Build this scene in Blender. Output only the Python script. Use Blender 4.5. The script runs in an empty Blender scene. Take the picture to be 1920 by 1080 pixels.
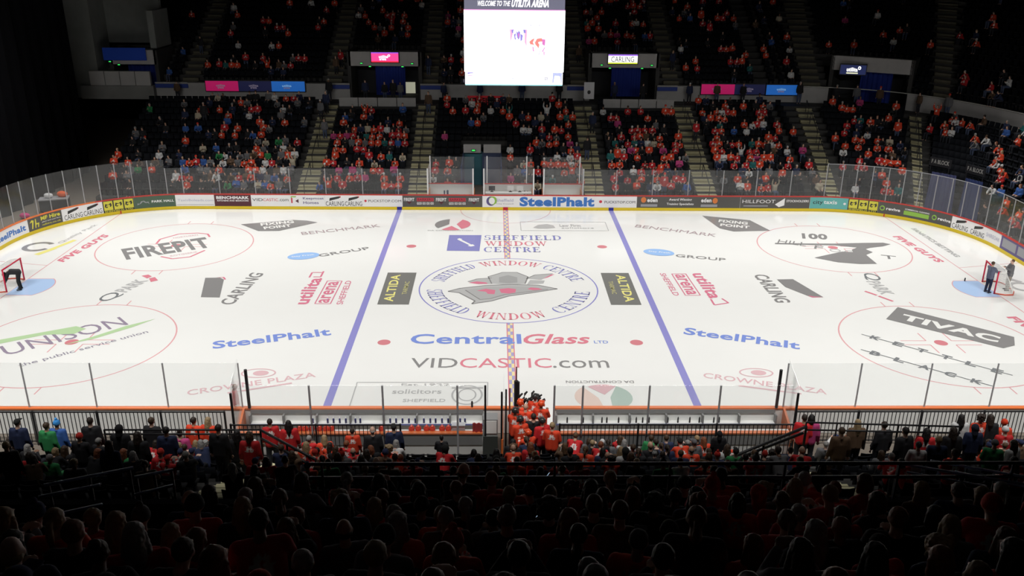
import bpy, bmesh, math, random
import numpy as np
from mathutils import Vector, Matrix, noise
random.seed(11)
C = bpy.context.scene.collection
PI = math.pi
# ------------------------------------------------------------------ camera, light, exposure
CAM = Vector((-0.7368, -43.7345, 16.8399)); YAW, PIT, ROL, FPX = .0211, .3677, .0097, 1643.59
F_ = Vector((math.sin(YAW)*math.cos(PIT), math.cos(YAW)*math.cos(PIT), -math.sin(PIT)))
R0 = F_.cross(Vector((0, 0, 1))).normalized(); U0 = R0.cross(F_)
R_ = R0*math.cos(ROL) + U0*math.sin(ROL); U_ = U0*math.cos(ROL) - R0*math.sin(ROL)
cd = bpy.data.cameras.new('camera'); cd.sensor_width = 36; cd.lens = 36*FPX/1920; cd.clip_end = 300; cd.clip_start = .1
co = bpy.data.objects.new('camera', cd); C.objects.link(co)
co.matrix_world = Matrix(((R_.x, U_.x, -F_.x, CAM.x), (R_.y, U_.y, -F_.y, CAM.y), (R_.z, U_.z, -F_.z, CAM.z), (0, 0, 0, 1)))
bpy.context.scene.camera = co
vs = bpy.context.scene.view_settings
vs.view_transform = 'Standard'; vs.look = 'None'; vs.exposure = 0.0; vs.gamma = 1; vs.use_curve_mapping = False
w = bpy.data.worlds.new('world'); bpy.context.scene.world = w; w.use_nodes = True
w.node_tree.nodes['Background'].inputs[0].default_value = (.5, .55, .7, 1); w.node_tree.nodes['Background'].inputs[1].default_value = .0015
LIGHT_W = 930
for ly, tilt, spr in ((-23.0, 40, 90), (15.0, -25, 100)):                                    # two rows of rink lamps hung over the ice
    for lx in (-26, -13, 0, 13, 26):
        ld = bpy.data.lights.new('rink_lamp_light', 'AREA'); ld.shape = 'RECTANGLE'; ld.size = 12; ld.size_y = 1.2
        ld.energy = LIGHT_W*(1.55 if abs(lx) > 20 else 1); ld.spread = math.radians(spr); ld.color = (1, .985, .95)
        lo = bpy.data.objects.new('rink_lamp_light', ld); C.objects.link(lo); lo.location = (lx, ly, 19.5); lo.rotation_euler = (math.radians(tilt), 0, 0)   # each row aimed across the rink

def px(x, y, z=None, Y=None):                             # a point of the place seen at pixel x, y, on height z or depth Y
    d = F_ + R_*((x-960)/FPX) + U_*((540-y)/FPX)
    t = (z-CAM.z)/d.z if Y is None else (Y-CAM.y)/d.y
    return CAM + d*t

# ------------------------------------------------------------------ materials
MC = {}
def mat(name, col=(.5, .5, .5), rough=.6, metal=0, emit=0, spec=.4, vary=0, scale=8, objcol=False, mark=False, bump=0):
    if name in MC: return MC[name]
    m = bpy.data.materials.new(name); m.use_nodes = True; nt = m.node_tree; b = nt.nodes['Principled BSDF']
    b.inputs['Base Color'].default_value = (*col, 1); b.inputs['Roughness'].default_value = rough
    b.inputs['Metallic'].default_value = metal; b.inputs['Specular IOR Level'].default_value = spec
    if emit: b.inputs['Emission Color'].default_value = (*col, 1); b.inputs['Emission Strength'].default_value = emit
    src = None
    if objcol:
        oi = nt.nodes.new('ShaderNodeObjectInfo'); src = oi.outputs['Color']
    if vary or bump:
        tc = nt.nodes.new('ShaderNodeTexCoord'); nz = nt.nodes.new('ShaderNodeTexNoise'); nz.inputs['Scale'].default_value = scale
        nz.inputs['Detail'].default_value = 5; nt.links.new(tc.outputs['Object'], nz.inputs['Vector'])
        if vary:
            mp = nt.nodes.new('ShaderNodeMapRange'); mp.inputs['To Min'].default_value = 1-vary; mp.inputs['To Max'].default_value = 1+vary
            nt.links.new(nz.outputs['Fac'], mp.inputs['Value'])
            hs = nt.nodes.new('ShaderNodeHueSaturation'); hs.inputs['Color'].default_value = (*col, 1)
            if src: nt.links.new(src, hs.inputs['Color'])
            nt.links.new(mp.outputs[0], hs.inputs['Value']); src = hs.outputs[0]
        if bump:
            bp = nt.nodes.new('ShaderNodeBump'); bp.inputs['Strength'].default_value = bump
            nt.links.new(nz.outputs['Fac'], bp.inputs['Height']); nt.links.new(bp.outputs[0], b.inputs['Normal'])
    if mark:                                              # printed emblem and hem bands of a jersey
        at = nt.nodes.new('ShaderNodeAttribute'); at.attribute_name = 'mark'
        mx = nt.nodes.new('ShaderNodeMix'); mx.data_type = 'RGBA'; mx.inputs[7].default_value = (.8, .78, .75, 1)
        nt.links.new(at.outputs['Fac'], mx.inputs[0])
        if src: nt.links.new(src, mx.inputs[6])
        else: mx.inputs[6].default_value = (*col, 1)
        src = mx.outputs[2]
    if src: nt.links.new(src, b.inputs['Base Color'])
    MC[name] = m; return m

def paint(name, col):                                     # colour painted under the ice: same gloss as the ice
    return mat('paint_'+name, col, rough=.16, spec=.3)
def glass_mat():
    m = bpy.data.materials.new('clear_acrylic'); m.use_nodes = True; nt = m.node_tree; nt.nodes.clear()
    o = nt.nodes.new('ShaderNodeOutputMaterial'); t = nt.nodes.new('ShaderNodeBsdfTransparent'); g = nt.nodes.new('ShaderNodeBsdfGlossy')
    t.inputs[0].default_value = (.98, .985, .985, 1); g.inputs['Roughness'].default_value = .12
    fr = nt.nodes.new('ShaderNodeFresnel'); fr.inputs[0].default_value = 1.6; ge = nt.nodes.new('ShaderNodeNewGeometry'); ff = nt.nodes.new('ShaderNodeMath'); ff.operation = 'SUBTRACT'; ff.use_clamp = True   # reflect at the outer face only
    mx = nt.nodes.new('ShaderNodeMixShader'); nt.links.new(fr.outputs[0], ff.inputs[0]); nt.links.new(ge.outputs['Backfacing'], ff.inputs[1]); nt.links.new(ff.outputs[0], mx.inputs[0]); nt.links.new(t.outputs[0], mx.inputs[1]); nt.links.new(g.outputs[0], mx.inputs[2])
    df = nt.nodes.new('ShaderNodeBsdfDiffuse'); df.inputs[0].default_value = (.8, .8, .8, 1)
    m2 = nt.nodes.new('ShaderNodeMixShader'); m2.inputs[0].default_value = .018
    nt.links.new(mx.outputs[0], m2.inputs[1]); nt.links.new(df.outputs[0], m2.inputs[2]); nt.links.new(m2.outputs[0], o.inputs[0])
    return m
GLASS = glass_mat()
STEEL = mat('brushed_aluminium', (.42, .42, .44), .45, .25)
WHITEM = mat('white_plastic_panel', (.78, .78, .76), .35)
BLACK = mat('black_painted_metal', (.012, .012, .014), .5)
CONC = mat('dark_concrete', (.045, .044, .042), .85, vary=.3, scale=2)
CONCL = mat('pale_painted_concrete', (.42, .41, .40), .8, vary=.15, scale=1.5)
ORANGE = mat('orange_rail', (.80, .19, .05), .4)
REDR = mat('red_rail', (.55, .05, .04), .4)

# ------------------------------------------------------------------ object helpers
def tag(o, label=None, cat=None, group=None, kind=None):
    if label: o['label'] = label
    if cat: o['category'] = cat
    if group: o['group'] = group
    if kind: o['kind'] = kind
    return o
def empty(name, loc=(0, 0, 0), rz=0, label=None, cat=None, group=None, kind=None):
    o = bpy.data.objects.new(name, None); C.objects.link(o); o.location = loc; o.rotation_euler = (0, 0, rz); o.empty_display_size = .2
    return tag(o, label, cat, group, kind)
class MB:
    def __init__(s): s.v = []; s.f = []; s.m = []; s.mi = 0
    def add(s, vs, fs, mi=None):
        n = len(s.v); s.v += [tuple(v) for v in vs]
        for f in fs: s.f.append([i+n for i in f]); s.m.append(s.mi if mi is None else mi)
        return s
    def box(s, x0, y0, z0, x1, y1, z1, mi=None):
        return s.add([(x0,y0,z0),(x1,y0,z0),(x1,y1,z0),(x0,y1,z0),(x0,y0,z1),(x1,y0,z1),(x1,y1,z1),(x0,y1,z1)],
                     [(0,3,2,1),(4,5,6,7),(0,1,5,4),(1,2,6,5),(2,3,7,6),(3,0,4,7)], mi)
    def hexa(s, a, b, th, z0, z1, mi=None):               # wall slab from a to b (xy), thickness th to its left
        a = Vector(a[:2]); b = Vector(b[:2]); n = (b-a).normalized(); n = Vector((-n.y, n.x))*th
        q = [a, b, b+n, a+n]
        return s.add([(p.x,p.y,z0) for p in q]+[(p.x,p.y,z1) for p in q], [(0,3,2,1),(4,5,6,7),(0,1,5,4),(1,2,6,5),(2,3,7,6),(3,0,4,7)], mi)
    def tube(s, pts, r, n=8, mi=None, cap=True):
        pts = [Vector(p) for p in pts]; rs = r if isinstance(r, (list, tuple)) else [r]*len(pts); vs = []; fs = []
        up = Vector((0, 0, 1)); prev = None
        for i, p in enumerate(pts):
            t = (pts[min(i+1, len(pts)-1)]-pts[max(i-1, 0)]).normalized()
            a = t.cross(up) if abs(t.z) < .95 else t.cross(Vector((1, 0, 0))) if prev is None else prev-t*prev.dot(t)
            a.normalize(); prev = a; b = t.cross(a)
            for j in range(n):
                th = 2*PI*j/n; vs.append(p+(a*math.cos(th)+b*math.sin(th))*rs[i])
        for i in range(len(pts)-1):
            for j in range(n):
                k = (j+1) % n; fs.append((i*n+j, i*n+k, (i+1)*n+k, (i+1)*n+j))
        if cap: fs.append(tuple(range(n))[::-1]); fs.append(tuple(range((len(pts)-1)*n, len(pts)*n)))
        return s.add(vs, fs, mi)
    def ball(s, c, r, seg=12, rg=8, mi=None):
        rx, ry, rz = r if isinstance(r, (list, tuple)) else (r, r, r); vs = [(c[0], c[1], c[2]-rz)]
        for i in range(1, rg):
            a = -PI/2+PI*i/rg
            for j in range(seg):
                t = 2*PI*j/seg; vs.append((c[0]+rx*math.cos(a)*math.cos(t), c[1]+ry*math.cos(a)*math.sin(t), c[2]+rz*math.sin(a)))
        vs.append((c[0], c[1], c[2]+rz)); fs = []
        for j in range(seg):
            k = (j+1) % seg; fs.append((0, 1+k, 1+j)); b = 1+(rg-2)*seg; fs.append((b+j, b+k, len(vs)-1))
            for i in range(rg-2): fs.append((1+i*seg+j, 1+i*seg+k, 1+(i+1)*seg+k, 1+(i+1)*seg+j))
        return s.add(vs, fs, mi)
    def flat(s, pts, z, mi=None):
        return s.add([(p[0], p[1], z) for p in pts], [tuple(range(len(pts)))], mi)
    def mesh(s, name, mats, smooth=False):
        me = bpy.data.meshes.new(name); me.from_pydata(s.v, [], s.f)
        for m in (mats if isinstance(mats, (list, tuple)) else [mats]): me.materials.append(m)
        if any(s.m): me.polygons.foreach_set('material_index', s.m)
        if smooth: me.polygons.foreach_set('use_smooth', [True]*len(me.polygons))
        me.update(); return me
    def build(s, name, mats, parent=None, smooth=False, loc=None, **kw):
        o = bpy.data.objects.new(name, s.mesh(name, mats, smooth)); C.objects.link(o)
        if parent: o.parent = parent
        if loc: o.location = loc
        return tag(o, **kw)

FC = {}
def text_geo(txt, bold=0, shear=0):                       # letters as flat geometry, unit box
    k = (txt, bold, shear)
    if k in FC: return FC[k]
    cu = bpy.data.curves.new('txt', 'FONT'); cu.body = txt; cu.offset = bold; cu.shear = shear; cu.resolution_u = 3; cu.fill_mode = 'FRONT'
    cu.space_character = 1+bold*1.5
    o = bpy.data.objects.new('txt', cu); C.objects.link(o); bpy.context.view_layer.update()
    me = bpy.data.meshes.new_from_object(o.evaluated_get(bpy.context.evaluated_depsgraph_get()))
    v = np.array([q.co[:2] for q in me.vertices]); f = [tuple(p.vertices) for p in me.polygons]
    bpy.data.objects.remove(o); bpy.data.curves.remove(cu); bpy.data.meshes.remove(me)
    v -= v.min(0); v /= v.max(0); FC[k] = (v, f); return FC[k]

def serif_geo(txt):                                       # high-contrast serif capitals in a unit box
    VV = []; FF = []; x = 0
    def q(x0, y0, x1, y1): n = len(VV); VV.extend([(x0, y0), (x1, y0), (x1, y1), (x0, y1)]); FF.append((n, n+1, n+2, n+3))
    def pl(*p): n = len(VV); VV.extend(p); FF.append(tuple(range(n, n+len(p))))
    def stem(cx, w=.2, lo=1, hi=1):
        q(cx-w/2, 0, cx+w/2, 1)
        if lo: q(cx-w/2-.1, 0, cx+w/2+.1, .07)
        if hi: q(cx-w/2-.1, .93, cx+w/2+.1, 1)
    def ring(cx, cy, rx, ry, a0, a1, tmin=.05, tmax=.2, ph=0):
        n = 16; k = len(VV)
        for i in range(n+1):
            a = math.radians(a0+(a1-a0)*i/n); t = tmin+(tmax-tmin)*abs(math.cos(a+ph))**1.5
            VV.extend([(cx+rx*math.cos(a), cy+ry*math.sin(a)), (cx+(rx-t)*math.cos(a), cy+(ry-t*.8)*math.sin(a))])
        for i in range(n): FF.append((k+2*i, k+2*i+2, k+2*i+3, k+2*i+1))
    for ch in txt:
        b = x
        if ch == 'I': stem(b+.22); w = .44
        elif ch == 'H': stem(b+.22); stem(b+.75); q(b+.3, .47, b+.67, .54); w = .97
        elif ch in 'EFL':
            stem(b+.22); w = .78
            if ch != 'L': q(b+.3, .93, b+.72, 1); pl((b+.72, 1), (b+.6, 1), (b+.70, .72)); q(b+.3, .48, b+.55, .55); q(b+.53, .4, b+.57, .63)
            if ch != 'F': q(b+.3, 0, b+.74, .07); pl((b+.76, 0), (b+.62, 0), (b+.76, .32))
        elif ch == 'D': stem(b+.22, .2, 1, 1); ring(b+.4, .5, .5, .5, -90, 90); w = .95
        elif ch == 'O': ring(b+.47, .5, .47, .52, 0, 360); w = .94
        elif ch == 'C': ring(b+.47, .5, .47, .52, 50, 310); q(b+.72, .68, b+.78, 1); w = .86
        elif ch == 'S': ring(b+.33, .74, .3, .28, 40, 250, .06, .13); ring(b+.33, .27, .32, .29, 90, -140, .06, .18); q(b+.55, .75, b+.6, 1); q(b+.02, 0, b+.07, .27); w = .66
        elif ch == 'T': stem(b+.42, .2, 1, 0); q(b+.03, .93, b+.81, 1); pl((b+.03, 1), (b+.0, .68), (b+.15, .95)); pl((b+.81, 1), (b+.69, .95), (b+.84, .68)); w = .84
        elif ch == 'R': stem(b+.22); ring(b+.38, .74, .34, .26, -90, 90, .05, .18); pl((b+.36, .5), (b+.55, .5), (b+.88, 0), (b+.66, 0)); w = .88
        elif ch == 'N': stem(b+.15, .06); stem(b+.78, .06); pl((b+.1, 1), (b+.3, 1), (b+.81, 0), (b+.7, 0)); w = .95
        elif ch == 'W': pl((b+.06, 1), (b+.26, 1), (b+.46, 0), (b+.36, 0)); pl((b+.36, 0), (b+.44, 0), (b+.64, 1), (b+.59, 1)); pl((b+.5, 1), (b+.7, 1), (b+.9, 0), (b+.8, 0)); pl((b+.8, 0), (b+.88, 0), (b+1.1, 1), (b+1.05, 1)); q(b-.02, .93, b+.34, 1); q(b+.96, .93, b+1.2, 1); w = 1.18
        x += w+.1
    v = np.array(VV); v[:, 0] /= (x-.1); return v, FF
# ================================================================== THE RINK
ICE = mat('ice', (.80, .80, .785), .13, spec=.35, vary=.02, scale=.5)
ice = empty('ice_rink', label='white ice rink with blue and red lines and painted sponsor logos', cat='ice rink')
Rk, XE = 8.5, 21.5
def B(s, off=0.):                                         # walk round the boards; s=0 at the middle of the far side, off outwards
    L = [XE, Rk*PI/2, 13, Rk*PI/2, 2*XE, Rk*PI/2, 13, Rk*PI/2, XE]; s = s % sum(L); r = Rk+off
    if s <= L[0]: return Vector((s, 15+off)), 0
    s -= L[0]
    if s <= L[1]: a = s/Rk; return Vector((XE+r*math.sin(a), 6.5+r*math.cos(a))), a
    s -= L[1]
    if s <= L[2]: return Vector((30+off, 6.5-s)), PI/2
    s -= L[2]
    if s <= L[3]: a = PI/2+s/Rk; return Vector((XE+r*math.sin(a), -6.5+r*math.cos(a))), a
    s -= L[3]
    if s <= L[4]: return Vector((XE-s, -15-off)), PI
    s -= L[4]
    if s <= L[5]: a = PI+s/Rk; return Vector((-XE+r*math.sin(a), -6.5+r*math.cos(a))), a
    s -= L[5]
    if s <= L[6]: return Vector((-30-off, -6.5+s)), PI*1.5
    s -= L[6]
    if s <= L[7]: a = PI*1.5+s/Rk; return Vector((-XE+r*math.sin(a), 6.5+r*math.cos(a))), a
    s -= L[7]
    return Vector((-XE+s, 15+off)), 0
PER = 4*XE + 26 + 2*PI*Rk
mb = MB(); ring = [B(i*PER/240)[0] for i in range(240)]
mb.flat([(p.x, p.y) for p in ring[::-1]], 0.0); mb.build('ice_sheet', ICE, ice)

BLUEL = paint('blue_line', (.27, .26, .58)); REDL = paint('red_line', (.72, .38, .40)); REDD = paint('red_spot', (.62, .22, .25))
GREY = paint('grey', (.245, .24, .24)); LGREY = paint('light_grey', (.46, .46, .46)); NAVY = paint('navy', (.24, .24, .52)); BLUET = paint('blue_text', (.20, .28, .66))
REDT = paint('red_text', (.68, .22, .28)); PINKT = paint('pink_text', (.66, .20, .29)); PALER = paint('pale_red', (.68, .45, .48)); CREASE = paint('crease_blue', (.42, .57, .82))
SKY = paint('sky_blue', (.32, .50, .82)); YEL = paint('yellow', (.80, .74, .25)); GREENP = paint('green', (.45, .62, .36)); WHITEP = paint('white', (.80, .80, .78)); DGREY = paint('dark_grey', (.20, .21, .22))
zc = [0.002]
def nz(): zc[0] += .00006; return zc[0]
def iced(name, mb, m, label=None): return mb.build(name, m, ice, label=label)
def clipy(x):                                             # half width of the ice at x
    a = abs(x)
    return 15 if a <= XE else 6.5+math.sqrt(max(0, Rk**2-(a-XE)**2))
def rect(x0, y0, x1, y1, m, name='ice_line', label=None):
    b = MB(); b.flat([(x0,y0),(x1,y0),(x1,y1),(x0,y1)], nz()); return iced(name, b, m, label)
def arc(mb, cx, cy, r, wd, a0=0, a1=2*PI, n=72, z=None, ry=None):
    z = z or nz(); ry = ry or r; vs = []; fs = []
    for i in range(n+1):
        a = a0+(a1-a0)*i/n
        for q in (-wd/2, wd/2): vs.append((cx+(r+q)*math.cos(a), cy+(ry+q)*math.sin(a), z))
    for i in range(n): fs.append((2*i, 2*i+1, 2*i+3, 2*i+2))
    mb.add(vs, fs)
def disc(mb, cx, cy, r, z=None, ry=None, n=36, rot=0):
    ry = ry or r; c, s = math.cos(rot), math.sin(rot)
    mb.flat([(cx+r*math.cos(2*PI*i/n)*c-ry*math.sin(2*PI*i/n)*s, cy+r*math.cos(2*PI*i/n)*s+ry*math.sin(2*PI*i/n)*c) for i in range(n)], z or nz())
def seg(mb, a, b, wd, z=None):
    a = Vector(a); b = Vector(b); n = (b-a).normalized(); n = Vector((-n.y, n.x))*wd/2
    mb.flat([a-n, b-n, b+n, a+n], z or nz())
def itext(txt, a, b, h, m, bold=.03, shear=0, mb=None, slant=0, serif=False):   # letters from a to b on the ice, h tall
    v, f = serif_geo(txt) if serif else text_geo(txt, bold, shear); a = Vector(a); b = Vector(b); u = b-a; n = Vector((-u.y, u.x)).normalized()*h; n += u.normalized()*slant
    own = mb is None
    mb = mb or MB(); z = nz(); mb.add([(a.x+u.x*p[0]+n.x*p[1], a.y+u.y*p[0]+n.y*p[1], z) for p in v], f)
    return iced('ice_logo', mb, m, 'painted lettering reading '+txt) if own else mb

for sx in (-1, 1):
    rect(sx*7.34-.16, -15, sx*7.34+.16, 15, BLUEL, 'blue_line')
    y = clipy(26.03); rect(sx*26-.03, -y, sx*26+.03, y, REDL, 'goal_line')
    for sy in (-1, 1):
        b = MB(); z = nz(); cx, cy = sx*20, sy*7; arc(b, cx, cy, 4.5, .07, z=z)
        for hx in (-.75, .75):
            for hs in (-1, 1):
                y0 = cy+hs*(4.45); b.flat([(cx+hx-.03, y0), (cx+hx+.03, y0), (cx+hx+.03, y0+hs*.6), (cx+hx-.03, y0+hs*.6)][::hs], z)
        for ax in (-1, 1):
            for ay in (-1, 1):
                seg(b, (cx+ax*.6, cy+ay*.23), (cx+ax*1.8, cy+ay*.23), .06, z); seg(b, (cx+ax*.6, cy+ay*.23), (cx+ax*.6, cy+ay*1.1), .06, z)
        iced('faceoff_circle', b, REDL)
        b = MB(); disc(b, cx, cy, .30); iced('faceoff_spot', b, REDD)
        b = MB(); disc(b, sx*5.81, sy*7, .30); iced('faceoff_spot', b, REDD)
        b = MB(); seg(b, (sx*26, sy*3.35), (sx*30, sy*4.25), .05); iced('trapezoid_line', b, REDL)
    b = MB(); z = nz(); pts = [(sx*26, -1.22), (sx*24.65, -1.22)]+[(sx*(26-1.83*math.cos(a)), 1.83*math.sin(a)) for a in np.linspace(-.73, .73, 14)]+[(sx*24.65, 1.22), (sx*26, 1.22)]
    b.flat(pts[::-sx] if sx > 0 else pts, z); iced('goal_crease', b, CREASE)
    b = MB(); pts2 = pts
    for i in range(len(pts2)-1): seg(b, pts2[i], pts2[i+1], .05, z+.0003)
    iced('crease_outline', b, REDL)
b = MB(); arc(b, 0, 15, 3.1, .06, PI, 2*PI); iced('referee_crease', b, PALER)
# centre line: red edges, chequered core
def checker():
    m = mat('paint_checker', (.5, .5, .5), .16, spec=.3); nt = m.node_tree; b = nt.nodes['Principled BSDF']
    tc = nt.nodes.new('ShaderNodeTexCoord'); mp = nt.nodes.new('ShaderNodeMapping'); mp.inputs['Scale'].default_value = (8.0, 2.6, 1); mp.inputs['Location'].default_value = (0, 0, .5)
    ck = nt.nodes.new('ShaderNodeTexChecker'); ck.inputs['Scale'].default_value = 1; ck.inputs['Color1'].default_value = (.80, .68, .38, 1); ck.inputs['Color2'].default_value = (.38, .36, .58, 1)
    nt.links.new(tc.outputs['Object'], mp.inputs[0]); nt.links.new(mp.outputs[0], ck.inputs[0]); nt.links.new(ck.outputs[0], b.inputs['Base Color']); return m
CK = checker()
for y0, y1 in ((-15, -4.75), (4.75, 15)):
    b = MB(); z = nz(); b.mi = 0
    for x0, x1, mi in ((-.17, -.125, 0), (-.125, .125, 1), (.125, .17, 0)): b.add([(x0,y0,z),(x1,y0,z),(x1,y1,z),(x0,y1,z)], [(0,1,2,3)], mi)
    iced('center_line', b, [REDT, CK])
b = MB(); arc(b, 0, 0, 4.75, .07); iced('center_circle', b, BLUEL)
def arctext(txt, r, a0, a1, h, m, inner=False):           # letters along a circle; inner: reading along the bottom
    v, f = serif_geo(txt); b = MB(); z = nz(); vs = []
    for p in v:
        a = a0+(a1-a0)*p[0]; rr = (r-h*(1-p[1])) if not inner else (r-h*p[1])
        vs.append((rr*math.sin(a), rr*math.cos(a), z))
    b.add(vs, f); iced('ice_logo', b, m, 'lettering round the centre circle reading '+txt)
D = math.radians
arctext('SHEFFIELD', 4.35, D(-76), D(-29), .75, NAVY); arctext('WINDOW', 4.35, D(-23), D(27), .75, REDT); arctext('CENTRE', 4.35, D(32), D(74), .75, NAVY)
arctext('SHEFFIELD', 4.35, D(-94), D(-148), .8, NAVY, True); arctext('WINDOW', 4.35, D(-155), D(-206), .8, REDT, True); arctext('CENTRE', 4.35, D(-215), D(-262), .8, NAVY, True)
# crest in the centre circle: winged shield in greys
def ipoly(polys, name='ice_logo', label=None):
    b = MB(); ms = []
    for pts, m in polys:
        if m not in ms: ms.append(m)
        a = sum(pts[i][0]*pts[(i+1) % len(pts)][1]-pts[(i+1) % len(pts)][0]*pts[i][1] for i in range(len(pts)))
        b.add([(p[0], p[1], 0) for p in (pts if a > 0 else pts[::-1])], [tuple(range(len(pts)))], ms.index(m)); z = nz()
        for i in range(len(pts)): b.v[-1-i] = (*b.v[-1-i][:2], z)
    return iced(name, b, ms, label)
ipoly([([(-3.2,-.55),(-2.6,-.1),(-1.2,.35),(.2,.5),(1.6,.4),(2.6,-.15),(1.2,-.75),(0,-1.2),(-.9,-1.9),(-1.9,-2.3),(-1.75,-1.9),(-2.6,-.75)], LGREY),
       ([(-2.3,-.35),(-1.0,.1),(.2,.2),(1.5,.1),(2.1,-.2),(1.0,-.6),(-.2,-1.0),(-1.0,-1.6),(-1.5,-1.7),(-1.7,-1.2)], paint('mid_grey', (.42,.42,.42))),
       ([(-1.7,-.45),(-1.2,-.15),(-.7,-.35),(-.75,-.95),(-1.1,-.9),(-1.2,-.6)], PINKT), ([(1.2,.05),(1.6,-.05),(1.8,-.25),(1.3,-.35),(1.0,-.2)], PINKT),
       ([(-.5,-.2),(0,-.05),(.4,-.2),(.35,-.7),(0,-.85),(-.4,-.75)], PINKT),
       ([(-2.2,.9),(-1.7,1.35),(-.9,1.5),(-.6,1.0),(-.7,.6),(-1.6,.5)], LGREY), ([(-2.15,.75),(-1.7,.95),(-1.2,.8),(-1.1,.6),(-1.7,.55)], PINKT),
       ([(1.2,1.5),(1.6,1.9),(2.6,2.1),(2.2,1.6),(1.7,1.2)], PINKT), ([(1.0,1.4),(1.5,2.0),(2.5,2.2),(1.8,1.2)], LGREY), ([(1.0,.5),(1.9,.65),(2.0,1.1),(1.2,1.2)], LGREY),
       ([(-.9,.6),(-1.1,1.7),(-.3,2.4),(.5,2.4),(1.1,1.7),(.9,.6),(0,.45)], LGREY), ([(-.5,.8),(-.5,1.6),(0,1.95),(.5,1.6),(.5,.8),(0,.65)], paint('mid_grey2', (.36,.36,.36)))],
      label='grey and red winged team crest in the centre circle')
b = MB(); ol = [(-3.2,-.55),(-2.6,-.1),(-1.2,.35),(.2,.5),(1.6,.4),(2.6,-.15),(1.2,-.75),(0,-1.2),(-.9,-1.9),(-1.9,-2.3),(-1.75,-1.9),(-2.6,-.75),(-3.2,-.55)]; z = nz()
for i in range(12): seg(b, ol[i], ol[i+1], .09, z)
for p in ([(-2.2,.9),(-1.7,1.35),(-.9,1.5)], [(1.0,1.4),(1.5,2.0),(2.5,2.2)], [(-.9,.6),(-1.1,1.7),(-.3,2.4),(.5,2.4),(1.1,1.7),(.9,.6)], [(-2.3,-.35),(-1.5,-1.7),(-1.0,-1.6),(-.2,-1.0),(1.0,-.6),(2.1,-.2)]):
    for i in range(len(p)-1): seg(b, p[i], p[i+1], .07, z)
iced('ice_logo', b, GREY, 'dark outline of the winged crest')

itext('FIREPIT', (-21.95, 4.35), (-17.7, 6.75), 2.2, GREY, .035)
b = MB(); pts = [(-21.3,7.3),(-21.4,8.2),(-20.6,9.3),(-19.5,9.5)]
for i in range(3): seg(b, pts[i], pts[i+1], .13)
pts = [(-20.2,4.95),(-19.4,4.55),(-18.5,4.9),(-18.0,6.1)]
for i in range(3): seg(b, pts[i], pts[i+1], .13)
pts = [(-19.5,9.5),(-18.8,9.3),(-18.5,8.7)]
for i in range(2): seg(b, pts[i], pts[i+1], .12)
iced('ice_logo', b, REDT, 'red shield outline behind the lettering FIREPIT')
itext('NORTHERN', (-20.6, 8.3), (-19.3, 9.0), .3, PALER, .01); itext('ROTISSERIE', (-19.6, 4.9), (-18.3, 5.7), .28, PALER, .01)
itext('FIVE GUYS', (-25.35, 3.9), (-24.75, 9.1), .55, REDT, .05, shear=.3)
itext('FIVE GUYS', (24.65, 9.3), (25.15, 4.3), .55, REDT, .05); itext('FIVE GUYS', (24.75, -3.9), (25.3, -9.0), .55, REDT, .05)
# left end circle mark with a yellow stroke
b = MB(); arc(b, -28.1, 6.7, .75, .3, D(40), D(330)); iced('ice_logo', b, GREY, 'grey hoop of a logo behind the left goal line')
b = MB(); seg(b, (-27.5, 5.2), (-27.0, 6.4), .38); seg(b, (-27.1, 6.2), (-26.5, 8.0), .3); iced('ice_logo', b, YEL, 'yellow stroke of a logo behind the left goal line')
itext('Quality Park', (-26.95, 7.3), (-26.35, 11.2), .4, LGREY, .02)
itext('UNISON', (-22.2, -8.45), (-18.2, -5.0), 1.25, paint('plum_grey', (.30, .25, .33)), .0)
itext('the public service union', (-21.0, -9.65), (-16.85, -6.0), .42, paint('plum_grey2', (.30, .28, .34)), .01)
ipoly([([(-23.8,-7.0),(-22,-6.0),(-20.6,-5.2),(-20.0,-5.5),(-20.3,-6.1),(-21.6,-6.2),(-23.6,-7.5)], GREENP), ([(-20.2,-7.3),(-19.2,-6.7),(-17.9,-5.3),(-17.2,-4.3),(-18.3,-5.2),(-19.3,-6.4)], GREENP)], label='green brush strokes round the lettering UNISON')
ipoly([([(-16.54,1.41),(-15.75,1.45),(-15.45,1.15),(-14.91,-1.49),(-15.89,-1.45)], GREY), ([(-15.95,1.47),(-15.6,1.45),(-15.42,1.12),(-15.35,1.2),(-15.55,1.55)], PINKT)], label='grey slanted bar left of the lettering CARLING')
itext('CARLING', (-13.95, -2.5), (-13.5, 2.1), .78, GREY, .02, slant=.1)
itext('utilita', (-10.2, -2.4), (-10.15, 1.4), .75, PINKT, .03); b = MB(); seg(b, (-10.9, 1.5), (-10.9, 2.3), .1); seg(b, (-10.9, 2.3), (-10.3, 2.3), .1); seg(b, (-10.3, 2.5), (-10.3, 1.6), .1); seg(b, (-10.3, 1.6), (-10.7, 1.6), .1); iced('ice_logo', b, PINKT)
def framed(txt, a, b_, h, m):
    itext(txt, a, b_, h, m, .02); a = Vector(a); b_ = Vector(b_); u = (b_-a).normalized(); n = Vector((-u.y, u.x)); g = .12; mbx = MB()
    q = [a-u*g-n*g, b_+u*g-n*g, b_+u*g+n*(h+g), a-u*g+n*(h+g)]
    for i in range(4): seg(mbx, q[i], q[(i+1) % 4], .06)
    iced('ice_logo', mbx, m)
framed('arena', (-9.2, -2.2), (-9.15, .85), .55, PINKT); itext('SHEFFIELD', (-8.45, -2.4), (-8.5, 1.0), .33, PINKT, .01)
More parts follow.
